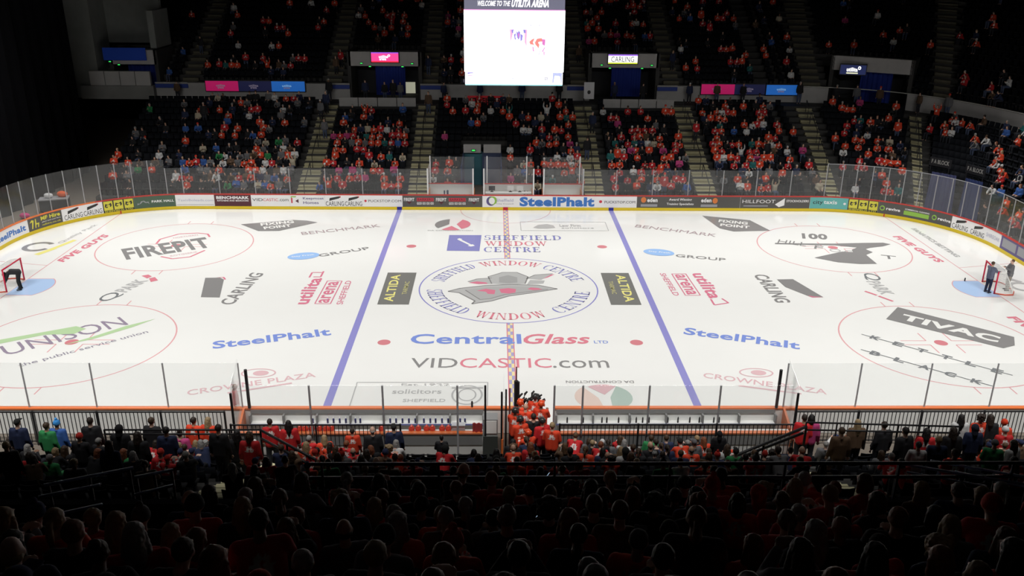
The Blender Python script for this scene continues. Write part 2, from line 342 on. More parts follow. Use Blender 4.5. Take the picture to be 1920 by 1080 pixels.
itext('utilita', (10.3, 2.3), (10.45, -1.5), .75, PINKT, .03); b = MB(); seg(b, (10.5, -1.6), (10.5, -2.4), .1); seg(b, (10.5, -2.4), (11.3, -2.1), .1); seg(b, (11.3, -2.1), (11.1, -1.5), .1); iced('ice_logo', b, PINKT)
framed('arena', (9.3, 2.1), (9.4, -.95), .55, PINKT); itext('SHEFFIELD', (8.5, 2.3), (8.65, -1.1), .33, PINKT, .01)
itext('Q', (-20.15, -2.1), (-19.95, -.9), .95, DGREY, 0); itext('PARK', (-19.95, -.8), (-19.45, 1.0), .75, LGREY, .03)
ipoly([([(-20.1,1.7),(-19.8,1.9),(-19.5,1.6),(-19.65,1.3)], REDT), ([(-19.55,1.3),(-19.3,1.5),(-18.95,1.0),(-19.25,.75)], REDT)])
itext('Q', (19.75, 2.35), (19.85, 1.2), .95, DGREY, 0); itext('PARK', (19.7, 1.1), (19.75, -.9), .75, LGREY, .03)
b = MB(); seg(b, (19.05, -.4), (19.45, -1.0), .16); seg(b, (19.5, -1.1), (19.95, -1.85), .16); iced('ice_logo', b, REDT, 'red bars beside the lettering Q PARK')
itext('SteelPhalt', (-13.4, -7.75), (-8.35, -6.2), .85, BLUET, .025); itext('SteelPhalt', (8.15, -6.05), (13.15, -7.75), .85, BLUET, .025)
for a, b_, cx, cy, r in (((-13.1,-12.15), (-8.25,-10.5), -10.75, -10.15, .33), ((8.1,-10.55), (12.85,-12.1), 10.5, -10.1, -.33)):
    itext('CROWNE PLAZA', a, b_, .48, PALER, .01); b = MB(); arc(b, cx, cy, .7, .07, ry=.4); disc(b, cx+.1, cy, .33, ry=.24); iced('ice_logo', b, PALER, 'pale red oval emblem above the lettering CROWNE PLAZA')
    a = Vector(a); b_ = Vector(b_); u = b_-a; n = Vector((-u.y, u.x)).normalized(); b = MB(); seg(b, a+u*.3-n*.3, a+u*.8-n*.25, .12); iced('ice_logo', b, PALER)
itext('VID', (-4.4, -9.63), (-2.35, -9.63), .95, GREY, 0); itext('CASTIC', (-2.25, -9.63), (1.75, -9.63), .95, REDT, 0); itext('.com', (1.8, -9.63), (4.25, -9.63), .72, GREY, 0)
itext('Central', (-4.62, -7.18), (.5, -7.16), 1.1, BLUET, .02); itext('Glass', (.6, -7.16), (3.7, -7.15), 1.1, REDT, .02, shear=.3); itext('LTD', (3.85, -7.1), (4.5, -7.1), .3, BLUET, .01)
ipoly([([(-3.62,6.15),(-1.66,6.1),(-1.58,9.25),(-3.62,9.25)], NAVY), ([(-3.05,8.3),(-2.95,8.5),(-2.15,7.3),(-2.25,7.15)], WHITEP), ([(-3.1,8.4),(-2.95,8.6),(-2.75,8.4),(-2.95,8.25)], WHITEP), ([(-2.4,7.1),(-2.1,7.4),(-1.95,7.1),(-2.2,6.95)], WHITEP)], label='blue square emblem beside the lettering SHEFFIELD WINDOW CENTRE')
itext('SHEFFIELD', (-1.4, 8.3), (3.45, 8.3), .9, NAVY, serif=True); itext('WINDOW', (-1.35, 7.15), (2.45, 7.15), .85, REDT, serif=True); itext('CENTRE', (-1.4, 5.95), (2.0, 5.95), .9, NAVY, serif=True)
def wedge(cx, cy, r, a0, a1, ri=.2, n=10, ry=None):
    ry = ry or r; am = (a0+a1)/2; o = (cx+ri*math.cos(am), cy+ri*math.sin(am))
    return [o]+[(cx+r*math.cos(a0+(a1-a0)*i/n), cy+ry*math.sin(a0+(a1-a0)*i/n)) for i in range(n+1)]
ipoly([(wedge(-3.55, 11.5, 1.12, D(100), D(220), ry=1.25), GREY), (wedge(-3.45, 11.6, 1.12, D(-60), D(60), ry=1.2), REDT), (wedge(-3.55, 11.4, 1.1, D(235), D(300), ry=1.2), REDT)], label='round black and red sponsor emblem near the far boards')
itext('DA CONSTRUCTION', (-5.05, 10.1), (-2.15, 10.1), .22, LGREY, .01)
ipoly([(wedge(3.75, -12.3, 1.1, D(-80), D(60)), paint('teal_grey', (.42, .52, .47))), (wedge(3.75, -12.3, 1.1, D(60), D(125)), PALER), (wedge(3.65, -12.3, 1.15, D(130), D(270)), paint('pale_peach', (.74, .58, .52)))], label='round faded sponsor emblem near the bench boards')
itext('DA CONSTRUCTION', (5.1, -10.85), (2.25, -10.85), .22, GREY, .01)
def outline(x0, y0, x1, y1, m):
    b = MB(); q = [(x0,y0),(x1,y0),(x1,y1),(x0,y1)]
    for i in range(4): seg(b, q[i], q[(i+1) % 4], .05)
    iced('ice_logo', b, m)
outline(.95, 10.25, 6.6, 12.2, LGREY); outline(-6.45, -13.05, -1.02, -11.0, LGREY)
ipoly([([(1.75,10.9),(2.1,11.5),(2.7,11.7),(3.1,11.4),(3.2,10.9),(2.7,10.7),(2.1,10.7)], LGREY)]); itext('Law Firm', (3.5, 11.1), (4.9, 11.1), .55, LGREY, .03); itext('solicitors', (3.6, 10.7), (5.7, 10.7), .3, LGREY, .01)
itext('Est 1922', (-4.6, -11.3), (-2.6, -11.3), .2, LGREY, .01); itext('solicitors', (-4.9, -12.0), (-2.9, -12.0), .38, LGREY, .01); itext('SHEFFIELD', (-4.4, -12.7), (-2.7, -12.7), .25, LGREY, .01)
b = MB(); arc(b, -1.85, -12.1, .6, .08, ry=.8); arc(b, -1.85, -12.1, .35, .06, ry=.5); seg(b, (-2.5, -11.5), (-1.2, -11.5), .12); iced('ice_logo', b, LGREY, 'grey ring emblem in the box near the bench')
ALT = paint('altida_black', (.19, .19, .18))
b = MB(); b.flat([(-6.7,-2.4),(-5.1,-2.4),(-5.1,2.3),(-6.7,2.3)], nz()); iced('ice_logo', b, ALT, 'dark advert panel left of the centre circle')
b = MB(); b.flat([(5.2,-2.4),(6.76,-2.4),(6.76,2.33),(5.2,2.33)], nz()); iced('ice_logo', b, ALT, 'dark advert panel right of the centre circle')
itext('ALTIDA', (-5.95, -2.0), (-5.95, 1.95), .5, YEL, .02); itext('TARMAC', (-5.35, -1.0), (-5.35, .9), .25, paint('olive', (.5,.47,.2)), .01)
itext('ALTIDA', (6.0, 2.0), (6.0, -2.0), .5, YEL, .02); itext('TARMAC', (5.45, 1.0), (5.45, -.9), .25, MC['paint_olive'], .01)
ipoly([([(-17.3,11.4),(-14.1,12.45),(-13.2,12.3),(-12.4,11.9),(-14.5,10.0),(-15.8,9.95)], GREY)], label='grey six sided advert left of the far blue line')
itext('FIXING', (-15.9, 11.05), (-13.9, 11.75), .65, WHITEP, .04); itext('POINT', (-15.5, 10.3), (-13.9, 10.95), .6, WHITEP, .04)
ipoly([([(13.45,13.8),(16.45,12.75),(17.15,10.4),(14.7,10.2),(13.95,10.9)], GREY)], label='grey slanted advert right of the far blue line')
itext('FIXING', (14.2, 12.3), (16.0, 11.7), .65, WHITEP, .04); itext('POINT', (14.1, 11.4), (15.9, 10.85), .6, WHITEP, .04)
BM = paint('benchmark', (.42, .33, .35))
itext('BENCHMARK', (-12.85, 9.15), (-8.15, 10.95), .62, BM, 0); itext('BENCHMARK', (8.4, 11.1), (13.25, 9.05), .62, BM, 0)
for cx, cy, rot in ((-11.95, 5.1, .33), (9.1, 5.95, -.28)):
    b = MB(); disc(b, cx, cy, .92, ry=.62, rot=rot); iced('ice_logo', b, SKY, 'light blue oval emblem beside the lettering GROUP')
    u = Vector((math.cos(rot), math.sin(rot))); itext('Stay Fresh', Vector((cx, cy))-u*.65-Vector((0, .1)), Vector((cx, cy))+u*.65-Vector((0, .1)), .28, WHITEP, .01)
itext('GROUP', (-10.95, 4.95), (-8.2, 6.4), .5, GREY, .01); itext('GROUP', (9.95, 5.15), (12.75, 4.4), .5, GREY, .01)
itext('CARLING', (13.72, 2.1), (13.78, -2.05), .8, GREY, .02)
ipoly([([(14.85,1.35),(15.75,1.4),(16.5,-1.3),(15.9,-1.35),(14.95,.2)], GREY), ([(16.5,-1.3),(15.9,-1.35),(15.75,-1.1),(15.85,-1.1),(16,-1.2)], PINKT)], label='grey slanted bar right of the lettering CARLING')
itext('100', (18.7, 8.75), (20.35, 8.55), 1.15, GREY, .04, shear=.2)
itext('HILL', (16.85, 7.9), (18.4, 7.2), .75, GREY, -.005); itext('F', (18.75, 6.75), (19.2, 6.55), .7, GREY, 0); itext('O', (19.5, 6.3), (20.1, 6.0), .6, LGREY, 0); itext('O', (20.3, 6.0), (20.9, 5.7), .6, LGREY, 0); itext('T', (22.2, 5.0), (23.0, 4.75), .65, GREY, 0)
ipoly([([(16.6,7.62),(16.7,7.85),(18.5,7.75),(20.4,7.75),(22.3,7.9),(23.5,7.95),(23.85,7.65),(23.2,7.25),(22.3,6.95),(21.9,6.7),(22.1,6.1),(21.5,5.6),(21.5,4.0),(20.5,3.95),(19.3,4.25),(18.2,5.05),(19.0,5.5),(20.3,6.2),(20.9,6.1),(21.0,6.55),(21.5,7.0),(20.3,7.4),(18.3,7.5)], GREY)], label='grey bird shaped emblem across the lettering HILLFOOT')
ipoly([([(18.6,-4.2),(19.85,-2.65),(23.8,-6.35),(23.3,-7.3),(22.6,-7.6)], GREY)], label='grey bar behind the lettering TIVAC')
itext('TIVAC', (19.25, -4.2), (22.65, -7.0), .85, WHITEP, .04)
for wd, a, b_ in (('KETTLE', (16.65, -6.05), (21.5, -10.35)), ('BLACK', (15.95, -7.75), (20.1, -11.35))):
    a = Vector(a); b_ = Vector(b_); u = (b_-a).normalized(); L = (b_-a).length; mbx = MB(); n = Vector((-u.y, u.x)); seg(mbx, a, b_, .06)
    for i, ch in enumerate(wd):
        t = L*(i+.6)/(len(wd)+.2); q = a+u*t-n*.22; itext(ch, q-u*.2, q+u*.25, .45, None, .04, mb=mbx)
    iced('ice_logo', mbx, DGREY, 'spaced painted lettering reading '+wd)
itext('FANATICS BETTING', (26.6, 11.0), (26.75, 5.3), .35, LGREY, .03)
b = MB(); arc(b, 28.15, 2.7, .5, .22); arc(b, 28.0, .3, .6, .22); seg(b, (27.9, 1.6), (28.3, 1.0), .3); iced('ice_logo', b, LGREY, 'grey ringed logo behind the right goal')

# ------------------------------------------------------------------ dasher boards with adverts
boards = empty('rink_boards', label='white dasher boards round the ice with adverts, yellow kick strip and red rail', cat='rink boards')
def strip(name, s0, s1, prof, m, parent, step=.6, closed=True, **kw):     # sweep a profile (off, z) along the boards
    n = max(1, int(abs(s1-s0)/step)); b = MB(); k = len(prof); vs = []; fs = []
    for i in range(n+1):
        s = s0+(s1-s0)*i/n
        for o, z in prof: p = B(s, o)[0]; vs.append((p.x, p.y, z))
    for i in range(n):
        for j in range(k if closed else k-1):
            j2 = (j+1) % k; fs.append((i*k+j, (i+1)*k+j, (i+1)*k+j2, i*k+j2))
    fs.append(tuple(range(k))); fs.append(tuple(range(n*k, n*k+k))[::-1]); b.add(vs, fs)
    bm = bmesh.new(); me = b.mesh(name, m); bm.from_mesh(me); bmesh.ops.recalc_face_normals(bm, faces=bm.faces); bm.to_mesh(me); bm.free()
    o = bpy.data.objects.new(name, me); C.objects.link(o); o.parent = parent; return tag(o, **kw)
SN = XE + Rk*PI/2*2 + 13                                  # s where the near side starts (x = +21.5)
sn = lambda x: SN + (XE-x)                                # s of a near-side x
GATE = (.85, 1.45)
SEGS = [(sn(GATE[0]), sn(GATE[1])+PER)]
prof = [(.01, .005), (.12, .005), (.12, 1.02), (.01, 1.02)]
strip('board_shell', sn(GATE[0]), sn(GATE[1])+PER, prof, WHITEM, boards)
YELK = mat('yellow_kick_strip', (.78, .58, .02), .4)
strip('kick_strip', sn(GATE[0]), sn(GATE[1])+PER, [(-.012, .005), (.01, .005), (.01, .21), (-.012, .21)], YELK, boards)
rp = [(-.03, 1.02), (.15, 1.02), (.15, 1.075), (-.03, 1.075)]
strip('top_rail', -26-Rk*.2, 40, rp, REDR, boards, label='dark red top rail')
strip('top_rail', 40, sn(GATE[1]), rp, ORANGE, boards, label='orange top rail'); strip('top_rail', sn(GATE[0]), PER-26-Rk*.2, rp, ORANGE, boards, label='orange top rail')
for x in (-7.34, 0, 7.34):
    strip('line_marker', x-.17, x+.17, [(-.02, .002), (-.012, .002), (-.012, .215), (-.02, .215)], mat('marker_red', (.6, .02, .03), .4) if x == 0 else mat('marker_blue', (.03, .03, .3), .4), boards)
for sx in (-1, 1): strip('line_marker', sx*26.2-.04, sx*26.2+.04, [(-.02, .002), (-.012, .002), (-.012, .215), (-.02, .215)], MC['marker_red'], boards)
A = dict(W=(.92, .91, .92), K=(.03, .03, .03), D=(.10, .095, .09), G=(.08, .13, .085), M=(.10, .025, .035), T=(.14, .47, .45), Y=(.72, .66, .07), I=(.12, .09, .25), B=(.05, .19, .58), R=(.65, .04, .07), S=(.35, .35, .38), P=(.55, .55, .68), N=(.30, .55, .08), O=(.75, .22, .06))
def am(c): return mat('advert_'+c, A[c], .35)
def panel(s0, s1, bg, items):                             # items: (kind, fx0, fx1, fz0, fz1, colour, [text, bold, shear])
    p = strip('advert_panel', s0+.01, s1-.01, [(-.006, .215), (.01, .215), (.01, 1.02), (-.006, 1.02)], am(bg), boards, step=.4)
    b = MB(); ms = []; d = .010
    for it in items:
        k, x0, x1, z0, z1, c = it[:6]
        if c not in ms: ms.append(c)
        if k == 't': v, f = text_geo(it[6], *(it[7:] or (.02, 0)))
        elif k == 'r': n = 24; v = np.array([(i/n, j) for i in range(n+1) for j in (0, 1)]); f = [(2*i, 2*i+2, 2*i+3, 2*i+1) for i in range(n)]
        elif k == 'o': n = 20; v = np.array([(.5+.5*math.cos(2*PI*i/n), .5+.5*math.sin(2*PI*i/n)) for i in range(n)]); f = [tuple(range(n))]
        else: v = np.array(it[6]); f = [tuple(range(len(v)))]
        vs = []
        for q in v:
            s = s0+(s1-s0)*(x0+(x1-x0)*q[0]); z = .215+.805*(z0+(z1-z0)*q[1]); P = B(s, -d)[0]; vs.append((P.x, P.y, z))
        d += .0012; b.add(vs, f, ms.index(c))
    if items: b.build('lettering', [am(c) for c in ms], p)
BOT = [(.0, .1), (.55, .55), (1, 1), (1, .7), (.75, .35), (.1, .0)]
carl = lambda x0, x1: [('t', x0, x1, .06, .46, 'K', 'CARLING', .0, 0), ('p', x0+(x1-x0)*.2, x1-(x1-x0)*.15, .5, .92, 'K', [(0, 0), (.05, .6), (.9, 1), (1, .8), (.8, .5)]), ('p', x1-(x1-x0)*.3, x1-(x1-x0)*.15, .7, .92, 'R', [(0, .8), (1, 1), (.8, .2), (.7, .7)])]
pump = lambda x0: [('r', x0, x0+.29, .18, .95, 'Y'), ('p', x0+.03, x0+.26, .35, .8, 'K', [(0, .3), (.1, .9), (.5, .7), (.9, 1), (1, .5), (.8, .2), (.6, .5), (.3, .1)]), ('p', x0+.07, x0+.2, .5, .65, 'Y', [(0, 0), (1, .2), (1, 1), (.2, .8)])]
panel(-42, -36.2, 'I', [('t', .1, .9, .3, .8, 'W', 'SHEFFIELD', .02, 0)])
panel(-36.2, -32.44, 'W', [('t', .12, .94, .25, .72, 'B', 'SteelPhalt', .04, 0)])
panel(-32.44, -29.94, 'D', [('p', .05, .28, .15, .85, 'Y', [(0, .7), (.3, 1), (.6, .9), (.35, 0), (.2, 0), (.35, .75)]), ('p', .2, .34, .15, .85, 'Y', [(.2, 1), (.4, 1), (.4, .5), (1, .5), (.8, 0), (.6, 0), (.7, .35), (.3, .35), (.2, 0), (0, 0)]), ('t', .4, .95, .58, .9, 'Y', 'MF Hire', .04, 0), ('t', .42, .95, .38, .5, 'W', 'plant and tool hire', .01, 0), ('t', .42, .95, .15, .3, 'Y', 'mfhire.co.uk', .01, 0)])
panel(-29.94, -27.26, 'W', carl(.05, .5)+carl(.53, .97))
panel(-27.26, -25.3, 'Y', [('r', 0, 1, 0, 1, 'K')]+pump(.03)+pump(.36)+pump(.69)+[('t', .04, .95, .02, .15, 'Y', 'SHEFFIELD LTD', .02, 0)])
panel(-25.3, -22.64, 'G', [('t', .42, .96, .42, .62, 'W', 'PARK HALL', .03, 0), ('p', .07, .36, .3, .65, 'S', [(0, 0), (.05, .5), (.2, .3), (.35, .9), (.6, 1), (.75, .6), (.95, .7), (1, 0), (.9, .4), (.7, .4), (.5, .8), (.3, .3)]), ('r', .4, .96, .22, .27, 'G')])
panel(-22.64, -20.02, 'W', [('t', .05, .98, .42, .62, 'P', 'TaxisBoleads.com', .01, 0), ('r', .02, .98, .1, .14, 'S')])
panel(-20.02, -17.5, 'M', [('t', .06, .95, .62, .88, 'W', 'BENCHMARK', .05, 0), ('t', .08, .93, .42, .55, 'W', 'KITCHENS AND BEDROOMS', .03, 0)])
panel(-17.5, -14.86, 'W', [('t', .03, .3, .45, .7, 'K', 'VID', 0, 0), ('t', .31, .7, .45, .7, 'R', 'CASTIC', 0, 0), ('t', .72, .97, .45, .65, 'K', '.com', 0, 0)])
panel(-14.86, -12.45, 'W', [('p', .04, .22, .35, .9, 'N', [(0, 1), (.9, 1), (.7, .8), (.15, .85), (.1, .4), (0, .4)]), ('p', .04, .08, .3, .75, 'R', [(0, 0), (1, 0), (1, 1), (0, 1)]), ('p', .16, .25, .3, .65, 'M', [(0, .5), (1, 1), (1, 0)]), ('t', .38, .97, .55, .82, 'I', 'Keepmoat', .01, 0), ('t', .38, .82, .22, .45, 'I', 'Homes', .01, 0)])
panel(-12.45, -9.85, 'W', carl(.02, .5)+carl(.53, .98))
panel(-9.85, -7.12, 'W', [('o', .04, .1, .4, .62, 'R'), ('t', .14, .97, .4, .62, 'K', 'PUCKSTOP.COM', .0, 0)])
fire = lambda x0: [('t', x0, x0+.13, .5, .8, 'W', 'FIREPIT', .02, 0), ('p', x0+.03, x0+.1, .22, .48, 'M', [(0, 1), (1, 1), (.5, 0)])]
ven = lambda x0: [('r', x0, x0+.21, .5, .8, 'R'), ('t', x0+.01, x0+.2, .54, .76, 'M', 'BARKERS', .02, 0), ('t', x0, x0+.21, .2, .42, 'W', 'GOO OO OO OO', .03, 0)]
panel(-7.12, -1.6, 'D', fire(.02)+ven(.18)+fire(.42)+ven(.58)+fire(.83))
panel(-1.6, 9.1, 'W', [('o', .025, .085, .12, .95, 'I'), ('o', .04, .095, .22, .95, 'N'), ('o', .042, .08, .25, .85, 'W'), ('t', .09, .2, .48, .75, 'P', 'Sheffield', .02, 0), ('t', .09, .2, .22, .36, 'S', 'City Council', .01, 0), ('t', .24, .725, .08, .92, 'B', 'SteelPhalt', .05, 0), ('o', .755, .775, .4, .65, 'R'), ('t', .79, .99, .38, .6, 'K', 'PUCKSTOP.COM', .0, 0)])
panel(9.1, 16.32, 'D', [('o', .04, .09, .45, .95, 'O'), ('t', .1, .2, .5, .88, 'W', 'eden', .04, 0), ('r', .04, .2, .1, .32, 'S'), ('t', .31, .53, .58, .85, 'W', 'Award Winning', .02, 0), ('t', .29, .55, .2, .45, 'W', 'Training Specialists', .02, 0), ('t', .62, .72, .5, .88, 'W', 'eden', .04, 0), ('o', .73, .78, .4, .9, 'O'), ('r', .62, .78, .1, .32, 'S')])
panel(16.32, 21.2, 'D', [('t', .03, .5, .45, .75, 'W', 'HILLFOOT', 0, 0), ('p', .5, .65, .1, .9, 'W', [(0, .3), (.9, 1), (.9, .2), (.4, 0)]), ('t', .66, .98, .55, .75, 'W', 'STOCKHOLDERS', .02, 0), ('r', .05, .4, .15, .25, 'S')])
panel(21.2, 23.78, 'T', [('t', .08, .35, .3, .72, 'K', 'city', .01, 0), ('t', .37, .72, .42, .74, 'W', 'taxis', .02, 0), ('o', .88, .95, .4, .6, 'W')])
panel(23.78, 25.75, 'Y', [('r', 0, 1, 0, 1, 'K')]+pump(.03)+pump(.36)+pump(.69)+[('t', .04, .95, .02, .15, 'Y', 'SHEFFIELD LTD', .02, 0)])
rev = lambda x0, x1: [('o', x0, x0+(x1-x0)*.25, .25, .7, 'N'), ('o', x0+.01, x0+(x1-x0)*.2, .35, .6, 'D'), ('t', x0+(x1-x0)*.32, x1, .35, .6, 'W', 'revive', .03, 0)]
panel(25.75, 30.64, 'D', rev(.02, .29)+[('r', .34, .68, .2, .55, 'N'), ('t', .35, .68, .62, .74, 'W', 'COMMERCIAL CLEANING', .02, 0)]+rev(.72, .99))
panel(30.64, 34.9, 'W', carl(.02, .3)+carl(.35, .62)+[('t', .66, .97, .35, .65, 'P', 'SHIREOAK', .01, 0)])
panel(34.9, 41.5, 'I', [('r', .03, .25, .2, .85, 'S'), ('r', .28, .5, .2, .85, 'S'), ('r', .53, .97, .25, .8, 'P'), ('t', .55, .95, .35, .7, 'I', 'SHEFFIELD', .02, 0)])

# ------------------------------------------------------------------ protective glass round the rink
def glass_run(ss, z0, z1, off, label, group, postr=.03, pm=STEEL, post_z=None):
    for i in range(len(ss)-1):
        a = B(ss[i], off)[0]; b_ = B(ss[i+1], off)[0]; g = empty('rink_glass', (a.x, a.y, z0), label=label[i] if isinstance(label, list) else label, cat='glass panel', group=group)
        n = max(1, int(abs(ss[i+1]-ss[i])/.6)); mb = MB(); vs = []; fs = []
        for j in range(n+1):
            for o in (-.006, .006):
                P = B(ss[i]+.02+(ss[i+1]-ss[i]-.04)*j/n, off+o)[0]-a; vs += [(P.x, P.y, 0), (P.x, P.y, z1-z0)]
        for j in range(n):
            q = j*4; fs += [(q, q+4, q+5, q+1), (q+2, q+3, q+7, q+6), (q+1, q+5, q+7, q+3)]
        mb.add(vs, fs).build('pane', GLASS, g)
        mb = MB(); mb.tube([(0, 0, 0), (0, 0, z1-z0)], postr, 6).build('post', pm, g)
ordn = ['first','second','third','fourth','fifth','sixth','seventh','eighth','ninth','tenth','eleventh','twelfth','thirteenth','fourteenth','fifteenth','sixteenth','seventeenth','eighteenth','nineteenth','twentieth']
def nth(i):
    if i < 20: return ordn[i]
    t = ['twenty','thirty','forty','fifty','sixty','seventy','eighty','ninety'][i//10-2 if (i+1) % 10 else (i+1)//10-2]; i += 1
    if i % 10 == 0: return {20:'twentieth',30:'thirtieth',40:'fortieth',50:'fiftieth',60:'sixtieth',70:'seventieth',80:'eightieth',90:'ninetieth'}.get(i, t+'th')
    return ['twenty','thirty','forty','fifty','sixty','seventy','eighty','ninety'][i//10-2]+'-'+ordn[i % 10-1]
S1 = [-37, -35.8, -34.5, -33.45, -32.5, -31.5, -30.5, -29.4, -28.3, -27.25, -26.2, -25.2, -24.15, -23.1]
glass_run(S1, 1.075, 3.45, .06, ['tall glass panel on left corner boards, %s from the left' % nth(i) for i in range(20)], 'tall glass on the left corner boards')
S2 = [-23.1, -22.04, -19.58, -17.14, -14.78, -12.34, -9.82, -7.38, -5.36]
glass_run(S2, 1.075, 2.87, .06, ['glass panel on far boards left of the penalty boxes, %s from the left' % nth(i) for i in range(20)], 'glass on the far boards left of centre')
S3 = [5.34, 7.62, 10.14, 12.62, 15.0, 17.34, 19.72, 22.12]
glass_run(S3, 1.075, 2.87, .06, ['glass panel on far boards right of the penalty boxes, %s from the left' % nth(i) for i in range(20)], 'glass on the far boards right of centre')
S4 = [22.12, 23.2, 24.1, 25.1, 26.1, 27.1, 28.1, 29.16, 30.2, 31.15, 32.05, 33.1, 34.2, 35.4, 36.6, 38]
glass_run(S4, 1.075, 3.35, .06, ['tall glass panel on right corner boards, %s from the left' % nth(i) for i in range(20)], 'tall glass on the right corner boards')
strip('steel_cap', 22.12, 38, [(.045, 3.35), (.075, 3.35), (.075, 3.38), (.045, 3.38)], STEEL, boards, label='thin steel cap strip along the top of the right corner glass')
xs = [-10.0, -12.7, -15.3, -17.75, -20.2, -22.6]
glass_run([sn(x) for x in xs], 1.075, 2.87, .06, ['near glass panel left of the benches, %s from the bench' % nth(i) for i in range(9)], 'near glass left of the benches')
glass_run([sn(-x) for x in xs], 1.075, 2.87, .06, ['near glass panel right of the benches, %s from the bench' % nth(i) for i in range(9)], 'near glass right of the benches')

def mesh_inst(name, me, loc, rz=0, parent=None, scale=None, **kw):
    o = bpy.data.objects.new(name, me); C.objects.link(o); o.location = loc; o.rotation_euler = (0, 0, rz)
    if parent: o.parent = parent
    if scale: o.scale = (scale,)*3 if not isinstance(scale, tuple) else scale
    return tag(o, **kw)
def post(mb, x, y, z0, z1, w=.05, d=.05, mi=None): mb.box(x-w/2, y-d/2, z0, x+w/2, y+d/2, z1, mi)

# ------------------------------------------------------------------ penalty boxes and scorers' box on the far side
WPOST = mat('white_post', (.8, .8, .8), .4)
def far_box(name, x0, x1, fr, rear, label):
    g = empty(name, ((x0+x1)/2, 16, 0), label=label, cat='box'); ox = (x0+x1)/2
    b = MB(); b.box(x0-ox, .95, 0, x1-ox, 1.05, 1.35); b.build('rear_board', WHITEM, g)
    b = MB(); b.box(x0-ox, .92, 1.35, x1-ox, 1.08, 1.40); b.build('rear_rail', REDR, g)
    for a in (x0, x1):
        b = MB(); b.box(a-ox-.03, -.85, 0, a-ox+.03, .95, 1.1); b.build('side_board', mat('orange_panel', (.6, .25, .12), .5), g)
        b = MB(); b.box(a-ox-.006, -.85, 1.1, a-ox+.006, .95, 2.85); b.build('side_glass', GLASS, g)
    for a in fr: b = MB(); post(b, a-ox, -.9, 1.07, 2.9, .09, .06); b.build('post', WPOST, g)
    for a in rear: b = MB(); post(b, a-ox, 1.0, 1.35, 3.35, .07, .06); b.build('post', WPOST, g)
    b = MB(); b.box(min(fr)-ox, -.91, 1.075, max(fr)-ox, -.9, 2.87); b.build('front_glass', GLASS, g)
    b = MB(); b.box(x0-ox, .995, 1.4, x1-ox, 1.005, 3.3); b.build('rear_glass', GLASS, g)
    b = MB(); b.box(x0-ox+.1, .4, .42, x1-ox-.1, .8, .48); b.box(x0-ox+.1, .7, 0, x0-ox+.2, .8, .42); b.box(x1-ox-.2, .7, 0, x1-ox-.1, .8, .42); b.build('bench', WHITEM, g)
far_box('penalty_box', -5.36, -2.2, (-5.36, -2.24), (-5.3,), 'left penalty box on the far side with white posts')
far_box('scorers_box', -1.5, 1.9, (-1.5, 1.92), (-1.3, 1.5), 'scorers box at the centre line with glass walls and white posts')
far_box('penalty_box', 2.62, 5.34, (2.62, 5.34), (5.25,), 'right penalty box on the far side with white posts')
for i, x in enumerate((-.95, .35, 1.0)):
    g = empty('monitor', (x, 15.75, 1.1), label='small monitor on the scorers desk, %s from left' % nth(i), cat='monitor', group='scorers monitors')
    b = MB(); b.box(-.22, 0, .1, .22, .04, .42); b.build('screen_case', WHITEM if i else BLACK, g); b = MB(); b.box(-.04, .01, 0, .04, .05, .12); b.box(-.12, -.05, 0, .12, .1, .015); b.build('stand', BLACK, g)
b = MB(); b.box(-1.4, 15.45, 1.02, 1.8, 15.9, 1.1); b.box(-1.4, 15.8, 0, -1.3, 15.9, 1.02); b.box(1.7, 15.8, 0, 1.8, 15.9, 1.02)
b.build('scorers_desk', WHITEM, label='white desk shelf inside the scorers box', cat='desk')

# ------------------------------------------------------------------ goals
NET = mat('white_net', (.8, .8, .78), .8)
def goal(x, y, rz, label):                                # opening faces local +X
    g = empty('hockey_goal', (x, y, 0), rz, label=label, cat='goal'); red = mat('goal_red', (.55, .01, .05), .35)
    for sy in (-1, 1): b = MB(); b.tube([(0, sy*.915, 0), (0, sy*.915, 1.22)], .04, 10); b.build('goal_post', red, g, True)
    b = MB(); b.tube([(0, -.955, 1.22), (0, .955, 1.22)], .04, 10); b.build('crossbar', red, g, True)
    base = [(0, -.915), (-.5, -1.08), (-.9, -1.0), (-1.12, -.5), (-1.12, .5), (-.9, 1.0), (-.5, 1.08), (0, .915)]
    top = [(0, -.915), (-.25, -.95), (-.42, -.85), (-.5, -.5), (-.5, .5), (-.42, .85), (-.25, .95), (0, .915)]
    b = MB(); b.tube([(p[0], p[1], .04) for p in base], .035, 8); b.build('base_frame', mat('base_red', (.6, .10, .06), .4), g, True)
    b = MB(); b.tube([(p[0], p[1], 1.2) for p in top], .02, 8); b.build('top_frame', NET, g, True)
    b = MB(); z = 1.2; r = .006
    P = lambda t, f: (lambda i, q: tuple((base[i][c]*(1-q)+base[i+1][c]*q)*(1-f)+(top[i][c]*(1-q)+top[i+1][c]*q)*f for c in (0, 1)))(min(int(t), 6), t-min(int(t), 6))
    for i in range(0, 57): t = i/8; b.tube([(*P(t, f), .04+1.16*f) for f in (0, .5, 1)], r, 4, cap=False)
    for j in range(1, 12): f = j/12; b.tube([(*P(i/4, f), .04+1.16*f) for i in range(29)], r, 4, cap=False)
    for j in range(12): yy = -.85+1.7*j/11; b.tube([(0, yy, 1.2), (-.5, yy*.97, 1.2)], r, 4, cap=False)
    b.build('netting', NET, g, label='white mesh netting')
goal(-26.12, .12, 0, 'red framed goal with white net at the left end')
goal(26.0, .15, PI-.17, 'red framed goal with white net at the right end, turned slightly')
b = MB(); b.tube([(25.25, 1.2, 0), (25.25, 1.2, .18)], .035, 8); b.build('water_bottle', BLACK, label='small dark bottle standing on the ice by the right crease', cat='bottle')

